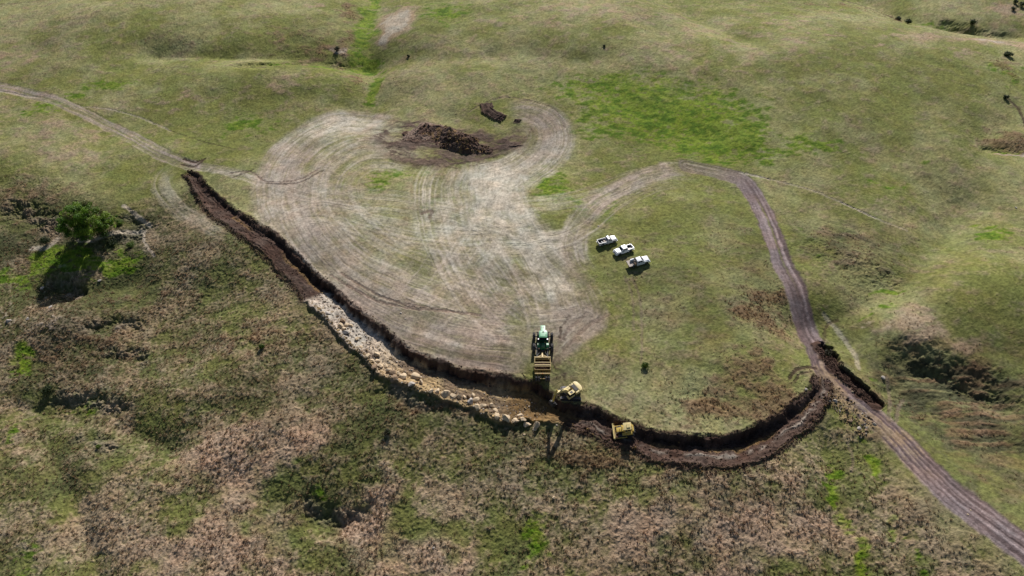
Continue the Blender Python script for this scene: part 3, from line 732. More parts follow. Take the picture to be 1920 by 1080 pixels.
# ------------------------------------------------------------------ mesh builder
class MB:
    def __init__(self, M=None):
        self.v = []; self.f = []; self.M = M or Matrix.Identity(4)
    def add(self, vs, fs):
        o = len(self.v)
        self.v += [tuple(self.M @ Vector(p)) for p in vs]
        self.f += [tuple(o + i for i in f) for f in fs]
        return self
    def box(self, x0, x1, y0, y1, z0, z1):
        return self.add([(x0, y0, z0), (x1, y0, z0), (x1, y1, z0), (x0, y1, z0), (x0, y0, z1), (x1, y0, z1), (x1, y1, z1), (x0, y1, z1)],
                        [(3, 2, 1, 0), (4, 5, 6, 7), (0, 1, 5, 4), (1, 2, 6, 5), (2, 3, 7, 6), (3, 0, 4, 7)])
    def tbox(self, b, t, z0, z1):      # tapered box: b, t = (x0,x1,y0,y1)
        vs = [(b[0], b[2], z0), (b[1], b[2], z0), (b[1], b[3], z0), (b[0], b[3], z0), (t[0], t[2], z1), (t[1], t[2], z1), (t[1], t[3], z1), (t[0], t[3], z1)]
        return self.add(vs, [(3, 2, 1, 0), (4, 5, 6, 7), (0, 1, 5, 4), (1, 2, 6, 5), (2, 3, 7, 6), (3, 0, 4, 7)])
    def prism(self, prof, y0, y1):     # profile in x,z
        n = len(prof)
        vs = [(x, y0, z) for x, z in prof] + [(x, y1, z) for x, z in prof]
        return self.add(vs, [tuple(range(n)), tuple(range(2 * n - 1, n - 1, -1))] + [((i + 1) % n, i, n + i, n + (i + 1) % n) for i in range(n)])
    def quad(self, a, b, c, d, th=.012):
        a, b, c, d = map(Vector, (a, b, c, d)); nn = (b - a).cross(d - a).normalized() * th
        vs = [a, b, c, d, a + nn, b + nn, c + nn, d + nn]
        return self.add(vs, [(3, 2, 1, 0), (4, 5, 6, 7), (0, 1, 5, 4), (1, 2, 6, 5), (2, 3, 7, 6), (3, 0, 4, 7)])
    def tube(self, p, q, r, n=10, r2=None):
        p, q = Vector(p), Vector(q); r2 = r if r2 is None else r2
        z = (q - p).normalized(); x = z.orthogonal().normalized(); y = z.cross(x)
        vs = [p + (x * math.cos(a) + y * math.sin(a)) * r for a in [2 * math.pi * i / n for i in range(n)]] + \
             [q + (x * math.cos(a) + y * math.sin(a)) * r2 for a in [2 * math.pi * i / n for i in range(n)]]
        return self.add(vs, [tuple(range(n))[::-1], tuple(range(n, 2 * n))] + [(i, (i + 1) % n, n + (i + 1) % n, n + i) for i in range(n)])
    def bar(self, p, q, wdt, hgt, up=(0, 0, 1)):
        p, q = Vector(p), Vector(q); d = (q - p).normalized(); s_ = d.cross(Vector(up)).normalized() * wdt / 2; u = s_.cross(d).normalized() * hgt / 2
        vs = [p - s_ - u, p + s_ - u, p + s_ + u, p - s_ + u, q - s_ - u, q + s_ - u, q + s_ + u, q - s_ + u]
        return self.add(vs, [(0, 1, 2, 3), (7, 6, 5, 4), (1, 0, 4, 5), (2, 1, 5, 6), (3, 2, 6, 7), (0, 3, 7, 4)])
    def lathe(self, cx, cz, prof, n=24):   # around the y axis, prof = (y, r)
        vs = []; k = len(prof)
        for i in range(n):
            a = 2 * math.pi * i / n
            vs += [(cx + r * math.cos(a), y, cz + r * math.sin(a)) for y, r in prof]
        fs = [(i * k + j, ((i + 1) % n) * k + j, ((i + 1) % n) * k + (j + 1) % k, i * k + (j + 1) % k) for i in range(n) for j in range(k)]
        return self.add(vs, fs)
    def split(self, name, mat, parent=None, bevel=0, smooth=False):
        """each loose piece becomes a part of its own"""
        n = len(self.v); par = list(range(n))
        def find(i):
            while par[i] != i: par[i] = par[par[i]]; i = par[i]
            return i
        for f in self.f:
            for q in f[1:]: par[find(q)] = find(f[0])
        groups = {}
        for f in self.f: groups.setdefault(find(f[0]), []).append(f)
        for fs in groups.values():
            ids = sorted({i for f in fs for i in f}); mp = {i: k for k, i in enumerate(ids)}
            m = MB(); m.v = [self.v[i] for i in ids]; m.f = [tuple(mp[i] for i in f) for f in fs]
            m.build(name, mat, parent, bevel, smooth)
    def build(self, name, mat, parent=None, bevel=0, smooth=False):
        me = bpy.data.meshes.new(name); me.from_pydata(self.v, [], self.f)
        bm = bmesh.new(); bm.from_mesh(me); bmesh.ops.recalc_face_normals(bm, faces=bm.faces)
        if bevel:
            eg = [e for e in bm.edges if len(e.link_faces) == 2 and e.calc_face_angle(0) > .5]
            bmesh.ops.bevel(bm, geom=eg, offset=bevel, segments=2, profile=.7, affect='EDGES', clamp_overlap=True)
        bm.to_mesh(me); bm.free()
        me.materials.append(mat)
        if smooth:
            me.polygons.foreach_set('use_smooth', [True] * len(me.polygons)); 
            try: me.set_sharp_from_angle(angle=R(40))
            except Exception: pass
        o = bpy.data.objects.new(name, me); C.objects.link(o)
        if parent: o.parent = parent
        return o

def empty(name, label, cat, group=None):
    o = bpy.data.objects.new(name, None); o.empty_display_size = .5; C.objects.link(o)
    return tag(o, label, cat, group)

def seat(o, px, py, deg, length=4., width=2., lift=0., pos=None, tilt=1.0):
    """stand a thing on the land at a photo point, following the slope"""
    x, y, z = pos or at(px, py)
    a = R(deg); f = Vector((math.cos(a), math.sin(a), 0)); l = Vector((-math.sin(a), math.cos(a), 0))
    pts = [(x + f.x * i * length / 2 + l.x * j * width / 2, y + f.y * i * length / 2 + l.y * j * width / 2, i, j) for i in (-1, -.33, .33, 1) for j in (-1, 0, 1)]
    hs = H([p[0] for p in pts], [p[1] for p in pts])
    I = np.array([p[2] for p in pts]); J = np.array([p[3] for p in pts])
    A = np.stack([np.ones(len(pts)), I * length / 2, J * width / 2], 1)
    c0, gx, gy = np.linalg.lstsq(A, hs, rcond=None)[0]
    X = (f + Vector((0, 0, gx * tilt))).normalized(); Y0 = (l + Vector((0, 0, gy * tilt))); Z = X.cross(Y0).normalized(); Y_ = Z.cross(X)
    Mx = Matrix((X, Y_, Z)).transposed().to_4x4(); Mx.translation = (x, y, c0 + lift)
    o.matrix_world = Mx
    return o

def wheel(parent, cx, cy, r, wd, side, mat=None, rimmat=None, lugs=0, name='wheel', rimr=.58):
    """tyre + rim; side +1/-1 is the outer side"""
    e = bpy.data.objects.new(name, None); C.objects.link(e); e.parent = parent
    h_ = wd / 2
    t = MB(); prof = [(cy - h_ * .8, r * rimr), (cy - h_, r * .72), (cy - h_, r * .90), (cy - h_ * .72, r), (cy + h_ * .72, r), (cy + h_, r * .90), (cy + h_, r * .72), (cy + h_ * .8, r * rimr)]
    t.lathe(cx, r, prof, 26)
    for i in range(lugs):
        for sgn in (-1, 1):
            a = 2 * math.pi * (i + (.5 if sgn > 0 else 0)) / lugs
            for (yy0, yy1, da) in ((0, h_ * .95, .12),):
                p = Vector((cx + math.cos(a) * r, cy + .02 * sgn, r + math.sin(a) * r)); q = Vector((cx + math.cos(a + da) * r, cy + sgn * yy1, r + math.sin(a + da) * r))
                t.bar(p, q, .07 * r / .8, .07 * r / .8, up=(math.cos(a), 0, math.sin(a)))
    t.build('tyre', mat or M_tyre, e, smooth=True)
    m = MB(); yo = cy + side * h_ * .45
    m.lathe(cx, r, [(yo - .03, .001), (yo - .03, r * rimr), (cy - side * h_ * .7, r * rimr * 1.02), (cy - side * h_ * .7, r * rimr * .9), (yo - side * .06, r * rimr * .8), (yo + side * .02, r * .22), (yo + side * .06, r * .18), (yo + side * .06, .001)], 20)
    for i in range(5):
        a = 2 * math.pi * i / 5
        m.tube((cx + math.cos(a) * r * .3, yo - side * .02, r + math.sin(a) * r * .3), (cx + math.cos(a) * r * .3, yo + side * .06, r + math.sin(a) * r * .3), r * .04, 6)
    m.build('rim', rimmat or M_steel, e, smooth=True)
    return e

# ------------------------------------------------------------------ pickups
def pickup(label, kind, paint):
    root = empty('pickup_truck', label, 'pickup truck', 'pickups parked on the grass')
    hw = .98; wb = 1.82
    wr = .40
    def arch(cx, n=7):
        return [(cx + .50 * math.cos(a), .44 + .50 * math.sin(a) * .95) for a in [math.pi * i / n for i in range(n + 1)]]
    front = 2.85; rearx = -2.85
    cab0 = {'regular': -.25, 'crew': -.95, 'flatbed': -.85}[kind]      # back of the cab
    bedx = cab0 - .06
    # lower body with wheel arches, hood line falling to the nose
    A = MB()
    lowf = [(cab0, .42)] + [(wb - .52, .42)] + arch(wb)[::-1] + [(wb + .52, .42), (front - .1, .45), (front, .60), (front - .02, .98), (front - .14, 1.10), (1.55, 1.22), (1.05, 1.26), (cab0, 1.26)]
    A.prism(lowf, -hw, hw)
    body = A.build('body', paint, root, bevel=.05, smooth=True)
    hd = MB(); hd.tbox((1.12, front - .2, -hw + .16, hw - .16), (1.2, front - .36, -hw + .26, hw - .26), 1.17, 1.29)
    hd.build('hood', paint, root, bevel=.035, smooth=True)
    cb = MB(); x0, x1 = cab0 + .04, 1.32
    cb.tbox((x0, x1, -hw + .05, hw - .05), (x0 + .12, x1 - .78, -hw + .22, hw - .22), 1.24, 1.86)
    cb.build('cab', paint, root, bevel=.07, smooth=True)
    # glass a little proud of the cab
    def side(t): return hw - .05 - .17 * t
    def fr(t): return x1 - .78 * t
    def bk(t): return x0 + .12 * t
    wsx = MB(); wsx.quad((fr(.1) + .015, side(.1) - .08, 1.24 + .062), (fr(.1) + .015, -side(.1) + .08, 1.302), (fr(.9) + .015, -side(.9) + .1, 1.24 + .56), (fr(.9) + .015, side(.9) - .1, 1.80))
    wsx.build('windshield', M_glass, root)
    rw = MB(); rw.quad((bk(.15) - .015, -side(.15) + .14, 1.34), (bk(.15) - .015, side(.15) - .14, 1.34), (bk(.85) - .015, side(.85) - .14, 1.76), (bk(.85) - .015, -side(.85) + .14, 1.76))
    rw.build('rear_window', M_glass, root)
    cuts = {'regular': [(.18, .86)], 'crew': [(.10, .46), (.50, .88)], 'flatbed': [(.10, .42), (.47, .88)]}[kind]
    for s in (-1, 1):
        for (u0, u1) in cuts:
            def X(t, u): return bk(t) + .1 + (fr(t) - bk(t) - .2) * u
            g_ = MB(); y1, y2 = side(.12) + .006, side(.85) + .006
            u1b = u1
            P = [(X(.12, u0), s * y1, 1.31), (X(.12, u1b), s * y1, 1.31), (X(.85, u1), s * y2, 1.765), (X(.85, u0), s * y2, 1.765)]
            if s < 0: g_.quad(*P)
            else: g_.quad(*P[::-1])
            g_.build('side_window', M_glass, root)
        mr_ = MB(); mr_.box(.78, .92, s * 1.02 - .10 * (s < 0), s * 1.02 + .10 * (s > 0), 1.22, 1.46); mr_.box(.82, .88, min(s * .93, s * 1.03), max(s * .93, s * 1.03), 1.27, 1.31)
        mr_.build('mirror', M_black, root, bevel=.02)
        dh = MB(); 
        for xx in ([.2] if kind == 'regular' else [.25, -.55]): dh.box(xx, xx + .16, min(s * .978, s * 1.0), max(s * .978, s * 1.0), 1.03, 1.07)
        dh.split('door_handle', M_black, root)
        hl = MB(); hl.box(front - .13, front + .012, min(s * .58, s * .93), max(s * .58, s * .93), .80, .99); hl.build('headlight', M_lamp, root, bevel=.03)
    gr = MB(); gr.box(front - .1, front + .014, -.52, .52, .70, 1.0)
    gr.build('grille', M_black, root)
    bp = MB(); bp.box(front - .12, front + .12, -hw - .01, hw + .01, .42, .64); bp.build('front_bumper', M_steel if kind != 'crew' else paint, root, bevel=.04)
    if kind != 'flatbed':
        B = MB()
        sidep = [(rearx, .55), (-wb - .52, .48)] + arch(-wb)[::-1] + [(-wb + .52, .48), (bedx, .48), (bedx, 1.27), (rearx, 1.27)]
        B.prism(sidep, hw - .10, hw - .01); B.prism(sidep, -hw + .01, -hw + .10)
        B.box(bedx - .07, bedx - .003, -hw + .1, hw - .1, .62, 1.22)
        B.build('bed_sides', paint, root, bevel=.02)
        lin = MB(); lin.box(rearx + .07, bedx - .07, -hw + .1, hw - .1, .60, .70)
        for s in (-1, 1):
            lin.box(-wb - .5, -wb + .5, min(s * .62, s * .878), max(s * .62, s * .878), .70, .92)
        lin.build('bed_floor', M_beddark if kind == 'regular' else M_darksteel, root)
        tg = MB(); tg.box(rearx - .03, rearx + .065, -hw + .11, hw - .11, .60, 1.25); tg.build('tailgate', paint, root, bevel=.02)
        for s in (-1, 1):
            tl = MB(); tl.box(rearx - .02, rearx + .03, min(s * .87, s * .97), max(s * .87, s * .97), .85, 1.15); tl.build('tail_light', M_red, root)
        rb = MB(); rb.box(rearx - .14, rearx + .0, -hw, hw, .44, .60); rb.build('rear_bumper', M_steel, root, bevel=.03)
    else:
        dk = MB(); dk.box(-3.05, bedx - .02, -1.12, 1.12, 1.0, 1.10); dk.build('flat_deck', M_bedtan, root, bevel=.01)
        ch = MB(); ch.box(-2.9, cab0 + .2, -.42, -.30, .62, .995); ch.box(-2.9, cab0 + .2, .30, .42, .62, .995); ch.split('chassis_rail', M_black, root)
        sk = MB()
        sk.box(-3.10, -3.052, -1.12, 1.12, .88, 1.09)
        for s in (-1, 1): sk.box(-3.05, bedx - .02, min(s * 1.122, s * 1.15), max(s * 1.122, s * 1.15), .93, 1.09)
        sk.build('deck_skirt', M_darksteel, root)
        hr = MB()
        for s in (-1, 1):
            hr.tube((bedx - .08, s * 1.0, 1.1), (bedx - .08, s * .9, 1.95), .035)
            hr.tube((bedx - .08, s * .35, 1.1), (bedx - .08, s * .35, 1.93), .03)
        for z in (1.3, 1.5, 1.7, 1.94): hr.tube((bedx - .08, -.95, z), (bedx - .08, .95, z), .035)
        hr.build('headache_rack', M_black, root)
        for s in (-1, 1):
            mf = MB(); mf.prism([(-wb + .52 * math.cos(a), .46 + .5 * math.sin(a)) for a in [math.pi * i / 8 for i in range(9)]] + [(-wb - .47, .46)] + [(-wb + .47 * math.cos(a), .46 + .45 * math.sin(a)) for a in [math.pi * (8 - i) / 8 for i in range(9)]][1:-1] + [(-wb + .47, .46)], min(s * .70, s * 1.0), max(s * .70, s * 1.0))
            mf.build('mud_flap', M_black, root)
            tl = MB(); tl.box(-3.13, -3.102, min(s * .8, s * 1.0), max(s * .8, s * 1.0), .93, 1.05); tl.build('tail_light', M_red, root)
    un = MB(); un.box(-2.6, 2.5, -.5, .5, .34, .5); un.box(-wb - .08, -wb + .08, -.8, .8, .32, .48); un.box(wb - .08, wb + .08, -.8, .8, .32, .48); un.build('underbody', M_black, root)
    for cx in (wb, -wb):
        for s in (-1, 1):
            wheel(root, cx, s * .84, wr, .27, s, M_tyre, M_steel)
    return root

p1 = pickup('white single-cab pickup with an open dark bed, furthest up the slope of the parked row', 'regular', M_silver)
seat(p1, 1138, 455, 20, 3.6, 1.7); p1.scale = (.85, .88, .88)
p2 = pickup('bright white crew-cab pickup facing left, parked between the open-bed and the flatbed pickups', 'crew', M_white)
seat(p2, 1169, 472.5, 204, 3.6, 1.7); p2.scale = (.86, .88, .88)
p3 = pickup('white pickup with a dusty flat deck and black rack, nearest the trench', 'flatbed', M_white)
seat(p3, 1197, 494.5, 17, 3.6, 1.7); p3.scale = (.91, .90, .90)

def on(host, o, loc, rz=0):
    bpy.context.view_layer.update()
    o.matrix_world = host.matrix_world @ Matrix.Translation(loc) @ Matrix.Rotation(rz, 4, 'Z')
    return o
# loads on the pickups
def single(mb, name, mat, label, cat, host, loc, rz=0, bevel=.02, smooth=False):
    o = mb.build(name, mat, None, bevel=bevel, smooth=smooth); tag(o, label, cat); on(host, o, loc, rz); return o
m = MB(); m.box(-.22, .22, -.40, .40, 0, .34); m.box(-.24, .24, -.42, .42, .341, .40)
single(m, 'storage_box', M_bedtan, 'small pale box lying in the dark open bed of the single-cab pickup', 'box', p1, (-.95, -.25, .70), .25)
m = MB(); m.tube((0, -.45, .12), (0, .45, .12), .11, 12)
single(m, 'canister', M_white, 'white cylinder rolled behind the box in the single-cab pickup bed', 'canister', p1, (-1.55, -.3, .70), .5)
m = MB(); m.box(-.25, .25, -.18, .18, 0, .26); m.box(-.15, .15, -.05, .05, .262, .32)
single(m, 'cooler', M_orange, 'small tan and orange cooler in the bed of the crew-cab pickup', 'cooler', p2, (-1.35, .45, .70), .2)
m = MB(); m.tube((-.5, 0, .3), (.5, 0, .3), .29, 16); m.box(-.4, -.3, -.25, .25, 0, .12); m.box(.3, .4, -.25, .25, 0, .12)
single(m, 'fuel_tank', M_white, 'white round fuel tank on the left edge of the flatbed pickup deck', 'tank', p3, (-1.6, .72, 1.10), .0, 0, True)
m = MB()
for i in range(14):
    a0, a1 = 2 * math.pi * i / 14, 2 * math.pi * (i + 1) / 14
    m.tube((.0, .36 * math.cos(a0), .42 + .36 * math.sin(a0)), (.0, .36 * math.cos(a1), .42 + .36 * math.sin(a1)), .05, 6)
m.box(-.25, .25, -.3, .3, 0, .06); m.tube((-.22, 0, .42), (.22, 0, .42), .10); m.bar((0, 0, .06), (0, 0, .42), .08, .08)
single(m, 'hose_reel', M_darksteel, 'black hose reel standing on the flatbed pickup deck behind its cab', 'hose reel', p3, (-1.45, -.25, 1.10), .3, 0)
m = MB(); m.box(-.2, .2, -.35, .35, 0, .38); m.box(-.21, .21, -.36, .36, .381, .43)
single(m, 'tool_box', M_rock3, 'rusty brown tool box by the rear of the flatbed pickup rack', 'tool box', p3, (-1.35, -.80, 1.10), .0)

# ------------------------------------------------------------------ articulated tractor
def tractor():
    root = empty('articulated_tractor', 'big green articulated tractor on dual black tyres hitched ahead of the scraper', 'tractor')
    # front half: hood forward +X; pivot at 0
    fr = MB(); fr.box(-.2, 3.2, -.40, .40, .75, 1.25); fr.build('front_frame', M_green, root, bevel=.03)
    hood = MB(); hood.prism([(1.35, 1.25), (4.22, 1.15), (4.32, 1.35), (4.26, 2.02), (4.05, 2.16), (1.35, 2.36)], -.52, .52)
    hd = hood.build('hood', M_greenl, root, bevel=.08, smooth=True)
    v = MB()
    for x in (3.25, 3.65):
        for s in (-1, 1): v.tbox((x - .13, x + .13, s * .20 - .13, s * .20 + .13), (x - .12, x + .12, s * .2 - .12, s * .2 + .12), 2.13, 2.235 - (x - 3.25) * .06)
    v.split('hood_vent', M_black, hd)
    g_ = MB(); g_.box(4.2, 4.345, -.36, .36, 1.25, 1.95); g_.build('grille', M_black, root)
    wt = MB()
    for i in range(8): wt.box(4.35, 4.6, -.42 + i * .105, -.42 + i * .105 + .09, .85, 1.25)
    wt.box(3.2, 4.4, -.3, .3, .86, 1.14); wt.build('front_weight', M_green, root, bevel=.015)
    ex = MB(); ex.tube((1.75, -.60, 1.9), (1.75, -.60, 3.15), .075, 12); ex.tube((1.75, -.60, 1.9), (1.75, -.60, 2.5), .13, 12); ex.build('exhaust_stack', M_black, root, smooth=True)
    ai = MB(); ai.tube((1.75, .60, 1.9), (1.75, .60, 2.75), .10, 12); ai.tube((1.75, .60, 2.75), (1.75, .60, 2.95), .16, 12); ai.build('air_intake', M_black, root, smooth=True)
    # cab
    cabw = MB(); cabw.box(-.45, 1.40, -.80, .80, 1.35, 1.85); cab = cabw.build('cab', M_green, root, bevel=.05)
    gl = MB(); gl.tbox((-.42, 1.36, -.77, .77), (-.38, 1.25, -.80, .80), 1.853, 3.06); gl.build('cab_glass', M_glass, root)
    ps = MB()
    for x in (-.42, .35, 1.30):
        for s in (-1, 1): ps.bar((x, s * .785, 1.85), (x - (.05 if x > 1 else 0), s * .81, 3.07), .08, .08, up=(1, 0, 0))
    ps.split('cab_pillar', M_black, root)
    rf = MB(); rf.box(-.62, 1.42, -.92, .92, 3.07, 3.24); rf.tbox((-.5, 1.3, -.8, .8), (-.4, 1.2, -.7, .7), 3.242, 3.30)
    roof = rf.build('cab_roof', M_greenl, root, bevel=.05, smooth=True)
    dm = MB(); dm.tube((1.05, 0, 3.30), (1.05, 0, 3.44), .14, 14); dm.tube((.1, -.6, 3.24), (.1, -.6, 3.4), .09, 10); dm.split('receiver_dome', M_black, roof)
    lt = MB()
    for s in (-1, 1):
        for y in (.45, .72): lt.box(1.42, 1.47, s * y - .09, s * y + .09, 3.10, 3.21)
    lt.split('work_light', M_lamp, roof)
    for s in (-1, 1):
        mr_ = MB(); mr_.tube((1.3, s * .85, 2.9), (1.45, s * 1.35, 2.85), .025, 6); mr_.box(1.40, 1.46, s * 1.35 - .11, s * 1.35 + .11, 2.5, 2.9); mr_.build('mirror', M_black, root)
        st = MB()
        for i in range(4): st.box(.15 + .02 * i, .75, s * (1.0) - .16, s * 1.0 + .16, .62 + i * .28, .66 + i * .28)
        st.split('step', M_steel, root)
        # fenders
        fe = MB()
        cx = -1.9
        fe.prism([(cx + 1.16 * math.cos(a), .98 + 1.16 * math.sin(a)) for a in [R(30 + 12 * i) for i in range(11)]] + [(cx + 1.10 * math.cos(a), .98 + 1.10 * math.sin(a)) for a in [R(150 - 12 * i) for i in range(11)]], min(s * .62, s * 1.25), max(s * .62, s * 1.25))
        fe.build('fender', M_green, root)
        rl = MB(); rl.box(-2.95, -2.90, s * .95 - .1, s * .95 + .1, 1.75, 1.9); rl.build('tail_light', M_red, root)
    # rear half
    rr = MB(); rr.box(-2.9, -.75, -.42, .42, .72, 1.30); rr.box(-2.7, -.95, -.60, .60, 1.302, 1.72); rr.tbox((-2.5, -1.1, -.5, .5), (-2.4, -1.2, -.4, .4), 1.722, 1.95)
    rr.build('rear_frame', M_green, root, bevel=.05)
    pv = MB(); pv.tube((-.48, 0, .55), (-.48, 0, 1.5), .22, 14); pv.bar((-.9, .3, .9), (.2, .3, .9), .12, .12); pv.bar((-.9, -.3, .9), (.2, -.3, .9), .12, .12); pv.build('pivot_joint', M_darksteel, root)
    db = MB(); db.box(-3.75, -2.8, -.10, .10, .45, .55); db.tbox((-3.3, -2.9, -.45, .45), (-3.2, -2.9, -.35, .35), .7, 1.35); db.build('drawbar', M_darksteel, root)
    ax = MB()
    for cx in (1.6, -1.9): ax.tube((cx, -2.25, .98), (cx, 2.25, .98), .14, 12); ax.box(cx - .3, cx + .3, -.5, .5, .68, 1.28)
    ax.split('axle', M_darksteel, root)
    for cx in (1.6, -1.9):
        for s in (-1, 1):
            wheel(root, cx, s * 1.02, .98, .60, s, M_tyred, M_yrim, lugs=16)
            wheel(root, cx, s * 2.02, .98, .60, s, M_tyred, M_yrim, lugs=16)
    return root
tr = tractor()

def scraper():
    root = empty('pull_scraper', 'yellow earth scraper filled with dark soil towed behind the green tractor', 'scraper')
    hw = 1.75
    tg = MB(); tg.bar((4.1, 0, .65), (2.6, 0, 1.25), .26, .26); tg.bar((2.65, 0, 1.25), (1.55, 0, 1.5), .34, .30); tg.build('tongue', M_yellowe, root, bevel=.03)
    yk = MB(); yk.bar((1.6, -hw - .12, 1.50), (1.6, hw + .12, 1.50), .26, .26)
    for s in (-1, 1):
        yk.bar((1.6, s * (hw + .02), 1.5), (-.9, s * (hw + .10), 1.05), .14, .22)
        yk.bar((2.4, 0, 1.36), (1.65, s * hw * .7, 1.5), .16, .14)
    yk.build('draft_arm', M_yellowe, root, bevel=.02)
    bw = MB()
    for s in (-1, 1):
        bw.prism([(1.15, .30), (1.25, .75), (.9, 1.75), (-2.1, 1.85), (-2.1, .55), (-1.0, .32)], s * hw - .05, s * hw + .05)
    bw.box(-2.18, -2.09, -hw, hw, .6, 1.95); bw.box(-2.09, 1.0, -hw + .05, hw - .05, .36, .44)
    bw.build('bowl', M_yellowd, root, bevel=.012)
    ap = MB(); ap.prism([(1.18, .42), (1.32, .55), (1.28, 1.25), (1.0, 1.6), (.94, 1.56), (1.2, 1.2), (1.24, .6)], -hw + .07, hw - .07); ap.build('apron', M_yellowd, root)
    ce = MB(); ce.box(.95, 1.4, -hw + .1, hw - .1, .27, .31); ce.build('cutting_edge', M_darksteel, root)
    # soil load, a lumpy heap
    nx, ny = 26, 28; vs = []; rs = np.random.default_rng(5)
    for i in range(nx):
        for j in range(ny):
            x = -2.02 + 2.9 * i / (nx - 1); y = (-hw + .09) + (2 * hw - .18) * j / (ny - 1)
            k = math.sin(math.pi * i / (nx - 1)) ** .5 * math.sin(math.pi * j / (ny - 1)) ** .5
            vs.append((x, y, 1.0 + .62 * k + rs.uniform(-.09, .09) if 0 < i < nx - 1 and 0 < j < ny - 1 else .95))
    load = MB(); load.add(vs, [(i * ny + j, (i + 1) * ny + j, (i + 1) * ny + j + 1, i * ny + j + 1) for i in range(nx - 1) for j in range(ny - 1)]); load.build('soil_load', M_soil, root)
    top = MB()
    for x in (-.15, -1.2): top.bar((x, -hw - .05, 1.95), (x, hw + .05, 1.95), .14, .14)
    top.bar((-.9, -hw, 2.05), (-.9, hw, 2.05), .2, .12)
    for s in (-1, 1):
        top.bar((-.15, s * hw, 1.7), (-.15, s * hw, 1.95), .12, .12); top.bar((-1.2, s * hw, 1.7), (-1.2, s * hw, 1.95), .12, .12)
    top.build('cross_beam', M_yellowe, root)
    fr = MB()
    for s in (-1, 1): fr.bar((-2.15, s * 1.3, 1.5), (-4.0, s * .95, 1.15), .16, .2); fr.bar((-2.15, s * .5, 1.4), (-3.7, s * .5, 1.15), .14, .18)
    fr.bar((-3.0, -hw, 1.55), (-3.0, hw, 1.55), .30, .22)
    fr.bar((-4.1, -.9, 1.1), (-4.1, .9, 1.1), .14, .16)
    fr.build('rear_frame', M_yellowd, root, bevel=.02)
    ej = MB()
    ej.tube((-2.2, .35, 1.2), (-3.9, .35, 1.2), .09, 10); ej.tube((-2.2, -.35, 1.2), (-3.9, -.35, 1.2), .09, 10); ej.split('ejector_cylinder', M_darksteel, root)
    mk = MB(); mk.box(-3.17, -3.13, -.14, .14, 1.62, 1.78); mk.build('slow_sign', M_orange, root)
    ax = MB(); ax.tube((-3.75, -1.5, .68), (-3.75, 1.5, .68), .10, 10); ax.split('axle', M_darksteel, root)
    for y in (-1.42, -.80, .80, 1.42): wheel(root, -3.75, y, .68, .46, 1 if y > 0 else -1, M_tyred, M_yrim, lugs=0)
    hs = MB()
    for s in (-1, 1): hs.tube((4.05, s * .3, .95), (2.0, s * 1.2, 1.55), .03, 6); hs.tube((4.9, s * 1.25, 1.0), (1.7, s * 1.25, 1.62), .035, 6)
    hs.split('hydraulic_line', M_steel, root)
    return root
scr = scraper()
tpos = at(1018, 645)
seat(tr, 0, 0, 89, 6.5, 3.5, pos=tpos); tr.scale = (.9, .95, .9)
spos = at(1017, 688)
seat(scr, 0, 0, 89, 3.0, 3.0, pos=spos, tilt=.6, lift=.1); scr.scale = (.9, .92, .9)

# ------------------------------------------------------------------ tracked machines
def track(parent, x0, x1, y, r, wd, pitch=.2):
    e = bpy.data.objects.new('crawler_track', None); C.objects.link(e); e.parent = parent
    n = 10
    def ring(rr):
        return [(x1 + rr * math.cos(a), r + rr * math.sin(a)) for a in [R(-90 + 180 * i / n) for i in range(n + 1)]] + [(x0 + rr * math.cos(a), r + rr * math.sin(a)) for a in [R(90 + 180 * i / n) for i in range(n + 1)]]
    o, i_ = ring(r), ring(r - .07); k = len(o); h_ = wd / 2
    vs = [(a, y - h_, b) for a, b in o] + [(a, y + h_, b) for a, b in o] + [(a, y - h_, b) for a, b in i_] + [(a, y + h_, b) for a, b in i_]
    fs = []
    for j in range(k):
        q = (j + 1) % k
        fs += [(j, q, k + q, k + j), (2 * k + q, 2 * k + j, 3 * k + j, 3 * k + q), (q, j, 2 * k + j, 2 * k + q), (k + j, k + q, 3 * k + q, 3 * k + j)]
    m = MB().add(vs, fs)
    L_ = x1 - x0; cnt = int(L_ / pitch)
    for c in range(cnt + 1):
        x = x0 + L_ * c / cnt
        m.box(x - .025, x + .025, y - h_ - .01, y + h_ + .01, 2 * r, 2 * r + .05); m.box(x - .025, x + .025, y - h_ - .01, y + h_ + .01, -.02, .0)
    for sx, b in ((x1, -90), (x0, 90)):
        for a in range(15, 180, 25):
            an = R(b + a); p = Vector((sx + (r + .02) * math.cos(an), y - h_, r + (r + .02) * math.sin(an)))
            m.bar(p, p + Vector((0, wd, 0)), .05, .05)
    m.build('track_belt', M_tracksteel, e)
    f = MB(); f.box(x0 + .1, x1 - .1, y - .10, y + .10, r * .55, r * 1.35); f.build('track_frame', M_darksteel, e)
    sp = MB()
    for x in (x0, x1): sp.tube((x, y - .14, r), (x, y + .14, r), r - .09, 18)
    for c in range(6):
        x = x0 + .35 + (L_ - .7) * c / 5; sp.tube((x, y - .12, .17), (x, y + .12, .17), .10, 10)
    sp.split('sprocket', M_darksteel, e)

